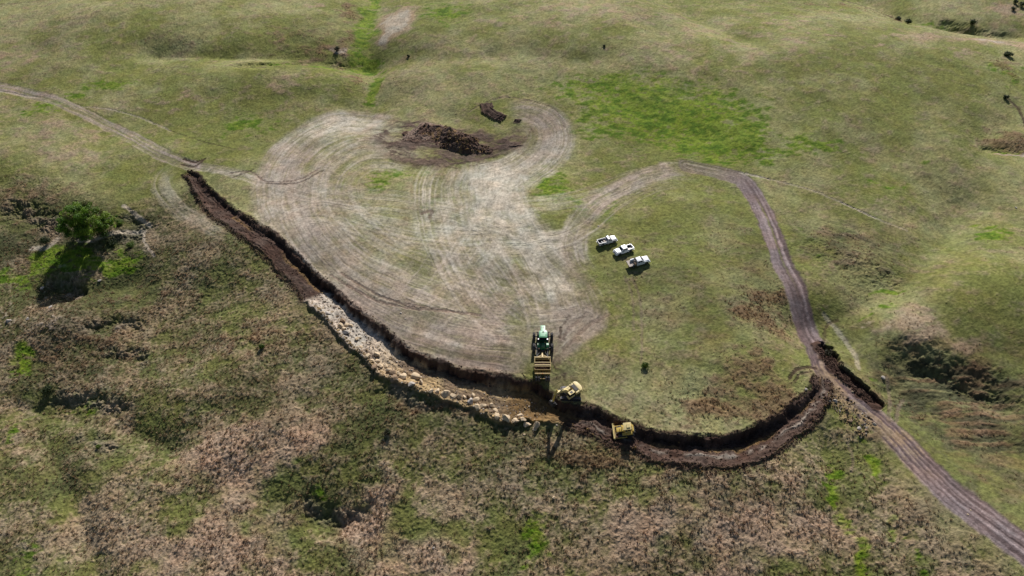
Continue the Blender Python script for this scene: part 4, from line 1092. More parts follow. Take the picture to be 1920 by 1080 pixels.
def excavator():
    root = empty('excavator', 'yellow tracked excavator reaching its boom down-left into the trench', 'excavator')
    hd = R(217); base = R(-3)   # directions: undercarriage nearly level across, house turned toward lower left
    under = bpy.data.objects.new('undercarriage', None); C.objects.link(under); under.parent = root
    # root faces +X = world direction of the tracks; house turned
    for s in (-1, 1): track(root, -1.75, 1.75, s * 1.28, .48, .62)
    cf = MB(); cf.box(-1.0, 1.0, -1.0, 1.0, .45, .85); cf.tube((0, 0, .85), (0, 0, 1.05), .62, 20); cf.build('car_body', M_darksteel, under, bevel=.04)
    th = R(219)
    MR = Matrix.Rotation(th, 4, 'Z')
    def B(): return MB(MR)
    m = B(); m.box(-1.5, 1.55, -1.30, 1.30, 1.05, 1.25); m.build('turntable_deck', M_darksteel, root)
    cw = B()
    pr = [(-1.45, -1.34), (-1.45, 1.34), (-1.95, 1.30), (-2.30, .95), (-2.42, .4), (-2.42, -.4), (-2.30, -.95), (-1.95, -1.30)]
    n_ = len(pr); cw.add([(x, y, 1.10) for x, y in pr] + [(x, y, 2.12) for x, y in pr], [tuple(range(n_)), tuple(range(2 * n_ - 1, n_ - 1, -1))] + [(i, (i + 1) % n_, n_ + (i + 1) % n_, n_ + i) for i in range(n_)])
    cw.build('counterweight', M_yellow2, root, bevel=.06, smooth=True)
    eh = B(); eh.box(-1.44, -.45, -1.30, 1.30, 1.26, 2.02); e_ = eh.build('engine_house', M_yellow2, root, bevel=.04)
    hc = B(); hc.box(-1.36, -.55, -.85, .80, 2.022, 2.16); hc.build('engine_hood', M_black, e_, bevel=.03)
    gr = B()
    for i in range(5): gr.box(-1.3 + i * .16, -1.22 + i * .16, -.7, .6, 2.162, 2.185)
    gr.build('hood_grille', M_darksteel, e_)
    ex = B(); ex.tube((-.75, -1.05, 2.0), (-.75, -1.05, 2.5), .07, 10); ex.build('exhaust_stack', M_black, root)
    rt = B(); rt.box(-.44, 1.35, -1.30, -.48, 1.26, 1.85); rt.build('fuel_tank', M_yellow2, root, bevel=.05)
    rw = B()
    for a, b in (((-.4, -1.25, 2.15), (1.3, -1.25, 2.15)), ((-.4, -1.25, 1.85), (-.4, -1.25, 2.15)), ((1.3, -1.25, 1.85), (1.3, -1.25, 2.15))): rw.tube(a, b, .025, 6)
    rw.build('handrail', M_black, root)
    cb = B(); cb.tbox((.0, 1.62, .42, 1.34), (.05, 1.42, .46, 1.30), 1.26, 1.9); cab = cb.build('cab', M_yellow2, root, bevel=.04)
    gl = B(); gl.tbox((.04, 1.50, .45, 1.31), (.10, 1.30, .50, 1.26), 1.905, 2.72); gl.build('cab_glass', M_glass, root)
    rf = B(); rf.box(.04, 1.42, .46, 1.30, 2.722, 2.82); rf.build('cab_roof', M_yellow2, root, bevel=.04)
    hatch = B(); hatch.box(.45, 1.0, .65, 1.12, 2.822, 2.85); hatch.build('roof_hatch', M_darksteel, root)
    pil = B()
    for x, y in ((.05, .47), (1.4, .47), (.05, 1.29), (1.4, 1.29), (.75, 1.29)): pil.bar((x + .02, y, 1.9), (x, y, 2.73), .07, .07, up=(1, 0, 0))
    pil.split('cab_pillar', M_black, root)
    # boom: foot at x=.55,y=-.02
    def beam(name, pts, wd, mat, bevel=.02):
        b_ = B(); n = len(pts)
        # pts: (x, z, halfdepth, nx, nz) centre line
        vs = []
        for i, (x, z, hdp) in enumerate(pts):
            a = pts[max(i - 1, 0)]; c = pts[min(i + 1, n - 1)]
            d = Vector((c[0] - a[0], c[1] - a[1])).normalized(); nn = Vector((-d.y, d.x))
            for s, q in ((-1, -1), (1, -1), (1, 1), (-1, 1)):
                vs.append((x + nn.x * hdp * q, s * wd / 2 + by, z + nn.y * hdp * q))
        fs = [(0, 1, 2, 3), tuple(4 * (n - 1) + k for k in (3, 2, 1, 0))]
        for i in range(n - 1):
            for k in range(4): fs.append((4 * i + k, 4 * i + (k + 1) % 4, 4 * i + 4 + (k + 1) % 4, 4 * i + 4 + k))
        b_.add(vs, fs); return b_.build(name, mat, root, bevel=bevel)
    by = -.05
    beam('boom', [(.55, 1.55, .18), (1.3, 2.7, .30), (2.0, 3.55, .38), (2.9, 4.15, .34), (4.6, 4.75, .20)], .46, M_yellow2, .03)
    beam('stick', [(3.95, 5.35, .14), (4.55, 4.7, .30), (4.75, 4.0, .26), (5.05, 2.0, .14)], .34, M_yellow, .03)
    cy = B()
    for s in (-1, 1):
        cy.tube((1.1, by + s * .34, 1.45), (2.05, by + s * .34, 2.85), .085, 10); cy.tube((2.05, by + s * .34, 2.85), (2.5, by + s * .34, 3.75), .05, 8)
    cy.tube((2.2, by, 4.05), (3.2, by, 4.9), .10, 10); cy.tube((3.2, by, 4.9), (3.95, by, 5.33), .055, 8)
    cy.tube((4.95, by, 4.6), (5.3, by, 3.2), .08, 10); cy.tube((5.3, by, 3.2), (5.45, by, 2.5), .045, 8)
    cy.bar((5.45, by, 2.5), (5.08, by, 2.35), .2, .08); cy.bar((5.45, by, 2.5), (5.4, by, 1.95), .2, .08)
    cy.split('hydraulic_cylinder', M_steel, root, smooth=True)
    # bucket hanging under the stick, open toward the cab
    bk = B(); yb = .60
    pr = [(5.05, 2.05), (5.45, 2.0), (5.72, 1.6), (5.70, 1.1), (5.35, .72), (4.85, .62), (4.45, .80)]
    inn = [(5.1, 1.97), (5.4, 1.92), (5.62, 1.58), (5.6, 1.15), (5.3, .80), (4.87, .70), (4.47, .86)]
    n_ = len(pr)
    for s in (-1, 1):
        y0 = by + s * yb; bk.prism(pr + [(4.75, 1.4)], min(y0, y0 - s * .05), max(y0, y0 - s * .05))
    vs = [(x, by - yb + .05, z) for x, z in pr] + [(x, by + yb - .05, z) for x, z in pr] + [(x, by - yb + .05, z) for x, z in inn] + [(x, by + yb - .05, z) for x, z in inn]
    fs = []
    for i in range(n_ - 1): fs += [(i, i + 1, n_ + i + 1, n_ + i), (2 * n_ + i + 1, 2 * n_ + i, 3 * n_ + i, 3 * n_ + i + 1)]
    fs += [(0, n_, 3 * n_, 2 * n_), (n_ - 1, 2 * n_ - 1, 4 * n_ - 1, 3 * n_ - 1)]
    bk.add(vs, fs); bo = bk.build('bucket', M_darksteel, root)
    tt = B()
    for i in range(5): y = by - .5 + i * .25; tt.tbox((4.2, 4.46, y - .05, y + .05), (4.25, 4.46, y - .05, y + .05), .82, .92)
    tt.build('bucket_teeth', M_darksteel, bo)
    for o in list(root.children):
        if o.name.startswith('undercarriage'): continue
    return root
exc = excavator()

def dozer():
    root = empty('bulldozer', 'yellow bulldozer pushing its blade left along the trench floor', 'bulldozer')
    for s in (-1, 1): track(root, -1.35, 1.25, s * .98, .42, .55)
    bd = MB(); bd.box(-1.5, 1.4, -.55, .55, .45, .95); bd.build('main_frame', M_darksteel, root, bevel=.03)
    hd = MB(); hd.prism([(.10, .95), (1.85, .95), (1.92, 1.15), (1.85, 1.72), (.10, 1.92)], -.50, .50); h_ = hd.build('engine_hood', M_yellow, root, bevel=.05, smooth=True)
    sg = MB()
    for s in (-1, 1): sg.box(.4, 1.5, min(s * .502, s * .53), max(s * .502, s * .53), 1.1, 1.55)
    sg.split('side_grille', M_darksteel, h_)
    ex = MB(); ex.tube((1.15, .25, 1.7), (1.15, .25, 2.35), .06, 10); ex.tube((.6, -.25, 1.8), (.6, -.25, 2.15), .10, 10); ex.build('exhaust_stack', M_black, root)
    fd = MB()
    for s in (-1, 1): fd.box(-1.55, .75, min(s * .56, s * 1.25), max(s * .56, s * 1.25), 1.02, 1.10); fd.box(-1.5, -.3, min(s * .58, s * 1.2), max(s * .58, s * 1.2), 1.102, 1.55)
    fd.build('fender', M_yellow, root, bevel=.03)
    cb = MB(); cb.box(-1.30, .12, -.78, .78, 1.102, 1.75); cb.build('cab', M_yellow2, root, bevel=.05)
    gl = MB(); gl.tbox((-1.25, .08, -.74, .74), (-1.18, .0, -.70, .70), 1.752, 2.72); gl.build('cab_glass', M_glass, root)
    pl = MB()
    for x in (-1.25, -.55, .05):
        for s in (-1, 1): pl.bar((x, s * .75, 1.75), (x + (.03 if x < -1 else -.04), s * .72, 2.74), .10, .09, up=(1, 0, 0))
    pl.split('cab_pillar', M_yellow, root)
    rf = MB(); rf.box(-1.45, .22, -.86, .86, 2.742, 2.92); roof = rf.build('cab_roof', M_yellow2, root, bevel=.06, smooth=True)
    ac = MB(); ac.tbox((-1.2, -.4, -.5, .5), (-1.15, -.45, -.42, .42), 2.922, 3.06); ac.build('roof_unit', M_yellow2, roof, bevel=.02)
    lt = MB()
    for s in (-1, 1): lt.box(.22, .28, s * .6 - .1, s * .6 + .1, 2.76, 2.88)
    lt.split('work_light', M_lamp, roof)
    tk = MB(); tk.box(-1.85, -1.52, -.72, .72, 1.0, 1.80); tk.build('fuel_tank', M_yellow, root, bevel=.05)
    # blade with curved face
    n = 8; pr = []
    for i in range(n + 1):
        t = i / n; pr.append((2.62 - .22 * math.sin(math.pi * t) + .04 * t, .12 + 1.25 * t))
    back = [(x - .09, z) for x, z in pr[::-1]]
    bl = MB(); bl.prism(pr + back, -1.72, 1.72)
    for s in (-1, 1): bl.prism([(2.72, .12), (2.72, .5), (2.68, 1.38), (2.35, 1.38), (2.30, .12)], min(s * 1.722, s * 1.77), max(s * 1.722, s * 1.77))
    bl.box(2.24, 2.30, -1.5, 1.5, .35, .6); bl.box(2.24, 2.30, -1.5, 1.5, .95, 1.15)
    b_ = bl.build('blade', M_yellow2, root)
    ce = MB(); ce.box(2.60, 2.68, -1.74, 1.74, .02, .2); ce.build('cutting_edge', M_steel, b_)
    pa = MB()
    for s in (-1, 1): pa.bar((2.3, s * 1.42, .45), (-.1, s * 1.42, .45), .16, .2); pa.box(-.2, .05, min(s * 1.26, s * 1.5), max(s * 1.26, s * 1.5), .35, .55)
    pa.split('push_arm', M_yellow, root, bevel=.02)
    cy = MB()
    for s in (-1, 1): cy.tube((1.5, s * .62, 1.75), (1.95, s * .66, 1.35), .08, 10); cy.tube((1.95, s * .66, 1.35), (2.28, s * .7, 1.0), .045, 8)
    cy.split('lift_cylinder', M_steel, root)
    rp = MB(); rp.box(-2.05, -1.86, -.7, .7, .55, .85)
    for y in (-.55, 0, .55): rp.bar((-2.05, y, .85), (-2.25, y, .25), .12, .1)
    rp.build('ripper', M_darksteel, root)
    return root
dz = dozer()
seat(dz, 1173, 811, 180, 3.0, 2.4, tilt=.8); dz.scale = (.9,) * 3
seat(exc, 1070, 741, -3, 3.0, 2.2, tilt=.5); exc.scale = (.93,) * 3

# ------------------------------------------------------------------ foliage
def leaf_cloud(clumps, n, size, cols, rs, squash=.8):
    """clumps (x,y,z,r). leaves sit mostly in the outer shell of each clump"""
    c = np.array(clumps); wgt = c[:, 3] ** 2; k = rs.choice(len(c), n, p=wgt / wgt.sum())
    d = rs.normal(size=(n, 3)); d /= np.linalg.norm(d, axis=1)[:, None]
    rr = c[k, 3] * (rs.uniform(.1, 1.25, n) ** .7)
    P = c[k, :3] + d * rr[:, None] * np.array([1, 1, squash])
    t = rs.normal(size=(n, 3)); t /= np.linalg.norm(t, axis=1)[:, None]
    nb = d * .6 + t * .6 + np.array([0, 0, .35]); nb /= np.linalg.norm(nb, axis=1)[:, None]
    a = np.cross(nb, rs.normal(size=(n, 3))); a /= np.linalg.norm(a, axis=1)[:, None]; b = np.cross(nb, a)
    s = size * rs.uniform(.6, 1.35, n)[:, None]
    V = np.stack([P - a * s, P - b * s * .55, P + a * s, P + b * s * .55], 1).reshape(-1, 3)
    F = np.arange(4 * n).reshape(n, 4)
    base = np.array(cols)[rs.integers(0, len(cols), len(c))][k] * rs.uniform(.75, 1.25, n)[:, None]
    return V, F, np.repeat(base, 4, 0)

def limb(m, p, q, r0, r1, rs, n=4):
    p, q = np.array(p, float), np.array(q, float); prev = p; pr = r0
    for i in range(1, n + 1):
        t = i / n; c = p + (q - p) * t + (rs.normal(size=3) * .06 * np.linalg.norm(q - p) if i < n else 0); r = r0 + (r1 - r0) * t
        m.tube(prev, c, pr, 8, r); prev, pr = c, r

GREEN = [(.055, .110, .010), (.080, .140, .014), (.040, .085, .008), (.105, .155, .018)]
def tree(px, py):
    rs = np.random.default_rng(3)
    root = empty('cottonwood_tree', 'large bushy green tree leaning over the bare bank, left side', 'tree')
    root.location = at(px, py)
    m = MB(); limb(m, (0, 0, -.6), (-.5, .2, 2.6), .48, .34, rs)
    tips = []
    for i in range(9):
        a = 2 * math.pi * i / 9 + rs.uniform(-.3, .3); L_ = rs.uniform(2.2, 4.6)
        q = (-.8 + math.cos(a) * L_, .6 + math.sin(a) * L_ * .85, rs.uniform(4.2, 7.0)); limb(m, (-.5, .2, rs.uniform(1.8, 2.7)), q, .2, .05, rs); tips.append(q)
    for i in range(7):
        q = (rs.uniform(3.0, 6.8), rs.uniform(1.0, 4.2), rs.uniform(2.2, 4.8)); limb(m, (-.2, .3, 1.4), q, .19, .05, rs); tips.append(q)
    m.build('trunk', M_bark, root, smooth=True)
    cl = []
    for i in range(120):
        a = rs.uniform(0, 2 * math.pi); r = math.sqrt(rs.uniform(0, 1)); z = rs.uniform(0, 1)
        env = math.sqrt(max(0, 1 - (z * 1.0 - .15) ** 2))
        cl.append((-.7 + math.cos(a) * r * 6.2 * env, .9 + math.sin(a) * r * 5.2 * env, 2.4 + z * 7.2, rs.uniform(.5, 1.35)))
    # right hand, thinner lobe
    for i in range(15):
        a = rs.uniform(0, 2 * math.pi); r = rs.uniform(0, 1)
        cl.append((5.0 + math.cos(a) * r * 2.8, 2.6 + math.sin(a) * r * 2.6, 1.6 + rs.uniform(0, 3.6), rs.uniform(.3, .65)))
    V, F_, c_ = leaf_cloud(cl, 34000, .17, [tuple(v * k_ for v in g) for g in GREEN for k_ in (1.2, 1.7, 2.2)] + [(.16, .16, .05)], rs)
    np_mesh('crown', V, F_, M_leaf, c_, root)
    return root
tree(174, 447)

def bush(px, py, wd, ht, n, label, cols=GREEN, name='bush', cat='bush', size=.11, group=None, seed=0):
    rs = np.random.default_rng(seed + 50)
    root = empty(name, label, cat, group); root.location = at(px, py)
    m = MB()
    cl = []
    for i in range(9):
        a = 2 * math.pi * i / 9 + rs.uniform(-.4, .4); r = rs.uniform(.1, .62) * wd / 2
        z = ht * rs.uniform(.35, .78) * (1 - .35 * r / (wd / 2))
        cl.append((math.cos(a) * r, math.sin(a) * r, z, rs.uniform(.22, .36) * min(wd, ht * 1.3)))
        limb(m, (0, 0, -.15), (math.cos(a) * r, math.sin(a) * r, z), .05 * ht / 2 + .015, .015, rs, 3)
    m.build('stems', M_bark, root)
    V, F_, c_ = leaf_cloud(cl, n, size, cols, rs)
    np_mesh('foliage', V, F_, M_leaf, c_, root)
    return root
DK = [(.030, .050, .014), (.022, .038, .012), (.040, .062, .016)]
BR = [(.05, .042, .022), (.035, .035, .016)]
LG = [(.10, .165, .03), (.13, .18, .04)]
bush(88, 458, 2.8, 2.8, 2600, 'dark round juniper beside the pale cattle path left of the big tree', DK, 'juniper', 'shrub', .10, seed=1)
bush(246, 462, 2.6, 1.5, 1600, 'low yellow-green bush under the pale curved path right of the big tree', LG, seed=2)
bush(212, 458, 3.6, 1.8, 2200, 'dark green bush in the shade of the big tree, right of its trunk', DK, seed=3)
bush(226, 420, 2.4, 1.6, 1200, 'small light green bush above the curved path by the tree crown', LG, seed=4)
bush(491, 652, 1.5, 1.3, 700, 'small round green bush alone on the slope left of the rock line', GREEN, seed=5)
bush(1209, 688, 1.7, 1.2, 800, 'small green bush alone on the grass right of the green tractor', GREEN, seed=6)
bush(632, 95, 2.4, 1.5, 1100, 'dark bush on the white bare spot in the upper draw', BR + DK, seed=7)
bush(1701, 46, 2.6, 2.0, 900, 'dark shrub at the lower end of the far thin ditch line', DK, 'shrub', 'shrub', .16, seed=8)
bush(1683, 37, 2.4, 1.6, 500, 'smaller dark shrub further up the far thin ditch line', DK, 'shrub', 'shrub', .16, seed=9)
bush(1822, 46, 2.8, 2.2, 900, 'dark shrub on the shaded far bank at upper right', DK, 'shrub', 'shrub', .16, seed=10)
bush(1890, 105, 3.6, 1.5, 900, 'low wide dark shrub on pale ground near the right edge', DK, 'shrub', 'shrub', .16, seed=11)
bush(1885, 184, 2.2, 1.2, 600, 'dark shrub at the head of the thin gully on the right edge', DK, 'shrub', 'shrub', .14, seed=12)
bush(1899, 19, 2.0, 1.6, 500, 'lowest of the three dark shrubs at the upper right corner', DK, 'shrub', 'shrub', .16, seed=13)
bush(1914, 12, 2.8, 2.0, 700, 'widest of the three dark shrubs at the upper right corner', DK, 'shrub', 'shrub', .16, seed=14)
bush(1903, 6, 1.9, 1.6, 500, 'highest of the three dark shrubs at the upper right corner', DK, 'shrub', 'shrub', .16, seed=15)
bush(766, 106, 1.3, .6, 300, 'tiny dark bush on the grassy hill right of the upper draw', DK, 'shrub', 'shrub', .14, seed=16)
bush(1133, 87, 1.3, .6, 300, 'tiny dark bush alone high on the broad central hill', DK, 'shrub', 'shrub', .14, seed=17)
bush(1552, 664, 2.4, 1.2, 900, 'dark brown brush at the upper end of the spoil bank beside the road', BR, 'brush', 'bush', .11, seed=18)
bush(90, 735, 3.2, 1.4, 1300, 'dark green bush in the small gully at the left edge', DK, seed=19)
bush(185, 838, .1 + 1.2, .8, 300, 'tiny green bush low on the dry slope at lower left', GREEN, seed=20)
bush(727, 812, 2.2, .9, 700, 'low dark brush patch below the left part of the rock line', BR + DK, 'brush', 'bush', .11, seed=21)

# ------------------------------------------------------------------ stones
def stone_mesh(seed, flat_=.7):
    rs = np.random.default_rng(seed)
    bm = bmesh.new(); bmesh.ops.create_icosphere(bm, subdivisions=2, radius=1.0)
    pl = [(Vector(rs.normal(size=3)).normalized(), rs.uniform(.42, .80)) for _ in range(9)]
    for v in bm.verts:
        p = v.co.copy()
        for nn, dd in pl:
            k = p.dot(nn)
            if k > dd: p -= nn * (k - dd)
        p *= 1 + rs.uniform(-.03, .03)
        v.co = Vector((p.x * 1.12, p.y, p.z * flat_))
    me = bpy.data.meshes.new('boulder'); bm.to_mesh(me); bm.free()
    return me
SM = [[], [], []]
for i in range(5):
    for k, mt in enumerate((M_rock, M_rock2, M_rock3)):
        me = stone_mesh(100 + i, .62 + .09 * (i % 3)); me.materials.append(mt); SM[k].append(me)
ROW = [(614, 588, 11, 1), (642, 601, 9, 2), (637.5, 612, 11, 0), (649.6, 609.6, 8, 0), (658, 611, 7, 0), (644, 617.5, 9, 0), (649, 625, 13, 1), (670, 636, 8, 0), (677, 652, 8, 0), (678, 660, 6, 2), (691, 668.5, 11, 0),
       (706, 665, 10, 0), (707, 677, 9, 0), (698, 678, 10, 0), (703, 688, 13, 2), (713, 687, 10, 0), (724, 688, 8, 0), (728.5, 695, 10, 0), (738, 700, 12, 2), (739, 710, 14, 2), (747, 701, 8, 0), (755, 708, 14, 0),
       (772, 720, 11, 1), (778, 706, 13, 0), (789, 717, 9, 0), (809, 734, 8, 0), (820, 735, 12, 0), (834.5, 739, 16, 0), (849, 743.5, 11, 0), (860, 745.5, 9, 0), (870, 745, 7, 0), (878, 744, 9, 2), (887.4, 740.6, 8, 0),
       (882, 754, 13, 1), (894, 751, 12, 0), (895, 759, 7, 2), (895, 766, 11, 0), (905, 762, 14, 0), (914, 762.6, 8, 2), (922.4, 761, 10, 0), (921, 773, 8, 2), (928, 770, 9, 0), (932.5, 780, 13, 0), (951, 786, 14, 0),
       (966.5, 789, 13, 0), (974, 780, 8, 0), (980, 789, 10, 0), (988.5, 796, 13, 0), (1001.5, 805, 8, 0), (1005, 798, 14, 0)]
ORD = 'first second third fourth fifth sixth seventh eighth ninth tenth eleventh twelfth thirteenth fourteenth fifteenth sixteenth seventeenth eighteenth nineteenth twentieth'.split()
TENS = ['', '', 'twenty', 'thirty', 'forty', 'fifty']
def ordinal(n):
    if n <= 20: return ORD[n - 1]
    if n % 10 == 0: return TENS[n // 10][:-1] + 'ieth'
    return TENS[n // 10] + '-' + ORD[n % 10 - 1]
rs = np.random.default_rng(77)
cn = ['pale tan', 'grey', 'brown']
half = len(ROW) // 2
for i, (px, py, s, c) in enumerate(ROW):
    o = bpy.data.objects.new('boulder', SM[c][int(rs.integers(0, 5))]); C.objects.link(o)
    r = s / scale_at(px, py) / 2 * 1.28
    x, y, z = at(px, py)
    zg = float(np.max(H([x - r * .3, x + r * .3, x, x], [y, y, y + r * .3, y - r * .3])))
    o.location = (x, y, zg + r * rs.uniform(.10, .34))
    o.scale = (r * rs.uniform(.95, 1.35), r * rs.uniform(.8, 1.1), r * rs.uniform(.85, 1.35)); o.rotation_euler = (rs.uniform(-.25, .25), rs.uniform(-.25, .25), rs.uniform(0, 6.28))
    sz = 'small' if s < 9 else ('large' if s > 12 else 'mid-sized')
    if i < half: lab = f'{sz} {cn[c]} boulder, {ordinal(i + 1)} in the trench-edge row counted from its upper-left end'
    else: lab = f'{sz} {cn[c]} boulder, {ordinal(len(ROW) - i)} in the trench-edge row counted back from the excavator end'
    tag(o, lab, 'boulder', 'boulders lining the lower edge of the trench')
LONE = [(977, 867, 4, 1, 'small white stone on the tussock slope below the boulder row'), (1038, 933, 7, 0, 'rounded tan stone half sunk in dry grass below the excavator shadow'), (813, 1027, 6, 1, 'pale stone in the dry grass near the bottom edge'),
        (802, 1026, 5, 2, 'dark stone just left of the pale stone near the bottom edge'), (1567, 752, 10, 1, 'white flat slab on the road junction beside the trench end'), (1611, 803, 9, 1, 'white-topped rock below the road junction, left of a darker rock'),
        (1624, 807, 9, 2, 'brown rock just right of the white-topped rock below the junction'), (1595, 789, 9, 2, 'dark rock at the foot of the junction rubble'), (1511, 730, 8, 1, 'white stone on the clods at the right end of the trench'),
        (186, 527, 8, 1, 'pale flat stone on the green lawn below the big tree'), (52, 598, 9, 1, 'grey-white rock at the left edge under the bare outcrop'), (16, 603, 12, 1, 'whitish rock pile stone nearest the left edge'), (95, 575, 9, 1, 'pale rock on the bare outcrop at left'),
        (80, 540, 9, 1, 'white rock at the upper-left rim of the dark outcrop'), (752, 587, 5, 1, 'small white stone on the dusty work area by the wheel ruts'), (1598, 735, 5, 0, 'small tan stone on the road near the junction'), (760, 598, 4, 1, 'tiny white stone below the ruts on the dusty ground'),
        (1655, 708, 9, 1, 'lone grey-white stone on the grass right of the spoil bank'), (983, 815, 6, 0, 'small tan stone lying in the grass below the end of the boulder row'), (1044, 797, 4, 1, 'little white stone beside the excavator shadow'), (1820, 957, 4, 0, 'small yellowish stone on the road at lower right'),
        (1815, 965, 4, 0, 'second yellowish stone on the lower-right road, nearer the corner'), (1905, 390, 5, 1, 'white stone on green grass near the right edge'), (1122, 424, 4, 1, 'small white stone above the parked pickups')]
for px, py, s, c, lab in LONE:
    o = bpy.data.objects.new('rock' if s > 6 else 'stone', SM[c][int(rs.integers(0, 5))]); C.objects.link(o)
    r = s / scale_at(px, py) / 2
    x, y, z = at(px, py); o.location = (x, y, z + r * .2)
    o.scale = (r * 1.1, r * .9, r * .85); o.rotation_euler = (rs.uniform(-.2, .2), rs.uniform(-.2, .2), rs.uniform(0, 6.28))
    tag(o, lab, 'rock' if s > 6 else 'stone')

# ------------------------------------------------------------------ the heap of dug soil
def heap():
    P = W([(792, 243), (818, 243), (845, 251), (866, 262), (880, 267)])
    N_ = 150
    cx, cy = P[:, 0].mean(), P[:, 1].mean()
    gx = np.linspace(-15, 15, 230); gy = np.linspace(-13, 13, 190)
    X, Y = np.meshgrid(gx + cx, gy + cy); X, Y = X.ravel(), Y.ravel()
    wx = fbm(X, Y, 4, 3, 601) - .5; wy = fbm(X, Y, 4, 3, 602) - .5
    d, a, e, Lp = sdist(X + wx * 2.6, Y + wy * 2.6, P)
    hwf = np.where(d > 0, 6.6, 3.0) * (.8 + .5 * fbm(X, Y, 5, 2, 609))
    t = np.clip(np.abs(d) / hwf, 0, 1)
    grow = .35 + .65 * sst(0, Lp * .75, a)
    peak = 2.3 * grow * (.6 + .8 * fbm(X, Y, 4, 2, 610))
    hgt = peak * (1 - t) ** .9
    rough = (fbm(X, Y, 1.9, 3, 603, .6) - .5) * 1.1 + (fbm(X, Y, .5, 2, 604) - .5) * .5
    rib = (noise((X * .8 - Y * .6) / .8, (X * .6 + Y * .8) / 7, 605) - .5) * .6
    east = sst(.35, .7, a / Lp)
    hgt = hgt + (rough * (.35 + .6 * east) + rib * (1 - east)) * sst(0, .35, 1 - t)
    base = H(X, Y)
    Z = base + hgt - .12
    keep = hgt > -.0
    inside = t < 1
    col = COLS['soil'] + (COLS['soil2'] - COLS['soil']) * sst(.35, .65, fbm(X, Y, 3, 3, 606))[:, None]
    crest = sst(.62, .95, 1 - t) * (1 - east)
    col = col + (COLS['ochre'] * .8 - col) * (sst(.6, .75, fbm(X, Y, 1.4, 2, 607)) * .6)[:, None]
    col = col + (COLS['mud'] * .8 - col) * (sst(.45, .62, fbm(X * .8 - Y * .5, (X + Y) * .3, 1.6, 3, 611)) * (1 - .7 * east))[:, None]
    col = col * 1.5 * (.6 + .8 * fbm(X, Y, .6, 2, 608))[:, None]
    nx_, ny_ = len(gx), len(gy)
    idx = np.arange(nx_ * ny_).reshape(ny_, nx_)
    F = np.stack([idx[:-1, :-1], idx[:-1, 1:], idx[1:, 1:], idx[1:, :-1]], -1).reshape(-1, 4)
    F = F[inside[F].all(1)]
    uq, inv = np.unique(F, return_inverse=True)
    V = np.stack([X - cx, Y - cy, Z], 1)[uq]
    z0 = float(V[:, 2].min()); V[:, 2] -= z0
    o = np_mesh('soil_heap', V, inv.reshape(F.shape), M_earth, col[uq])
    o.location = (cx, cy, z0)
    tag(o, 'big dark heap of dug soil and rubble above the dusty work area', 'soil heap')
    return X, Y, Z, d, a, Lp, t
HX = heap()

def lumps(P, R_, cols, name, label, cat, mat, seed, zup=.25):
    """many small broken clods in one object"""
    rs = np.random.default_rng(seed); n = len(P)
    base = np.array([(1, 0, 0), (-1, 0, 0), (0, 1, 0), (0, -1, 0), (0, 0, 1), (0, 0, -1), ]) * 1.0
    oc = np.array([(0, 2, 4), (2, 1, 4), (1, 3, 4), (3, 0, 4), (2, 0, 5), (1, 2, 5), (3, 1, 5), (0, 3, 5)])
    V = base[None] * rs.uniform(.6, 1.2, (n, 6, 1)) + rs.normal(size=(n, 6, 3)) * .15
    a = rs.uniform(0, 6.28, n); c_, s_ = np.cos(a), np.sin(a)
    tl = rs.uniform(-.6, .6, n)
    x, y, z = V[..., 0], V[..., 1], V[..., 2]
    y, z = y * np.cos(tl)[:, None] - z * np.sin(tl)[:, None], y * np.sin(tl)[:, None] + z * np.cos(tl)[:, None]
    V = np.stack([x * c_[:, None] - y * s_[:, None], x * s_[:, None] + y * c_[:, None], z * .8], -1)
    V = V * R_[:, None, None] + P[:, None, :] + np.array([0, 0, 1.0]) * (R_ * zup)[:, None, None]
    F = (np.arange(n) * 6)[:, None, None] + oc[None]
    o = np_mesh(name, V.reshape(-1, 3), F.reshape(-1, 3), mat, np.repeat(cols, 6, 0))
    return tag(o, label, cat, kind='stuff')

# clods on the heap
rs = np.random.default_rng(9)
X, Y, Z, d, a, Lp, t = HX
pw = (t < .95) * (.25 + 1.0 * sst(.4, .7, a / Lp)) * (.4 + sst(0, 2, d)); k = rs.choice(len(X), 1500, p=pw / pw.sum())
P = np.stack([X[k] + rs.uniform(-.06, .06, len(k)), Y[k] + rs.uniform(-.06, .06, len(k)), Z[k]], 1)
Rr = rs.lognormal(-2.35, .6, len(k)).clip(.04, .5)
cc = np.array([COLS['soil'], COLS['soil2'], COLS['ochre'] * .7, COLS['rockt'] * .9])[rs.choice(4, len(k), p=[.40, .32, .18, .10])] * rs.uniform(.6, 1.25, (len(k), 1))
lumps(P, Rr, cc, 'heap_clods', 'loose dark clods and stones covering the soil heap', 'clods', M_clod, 1)

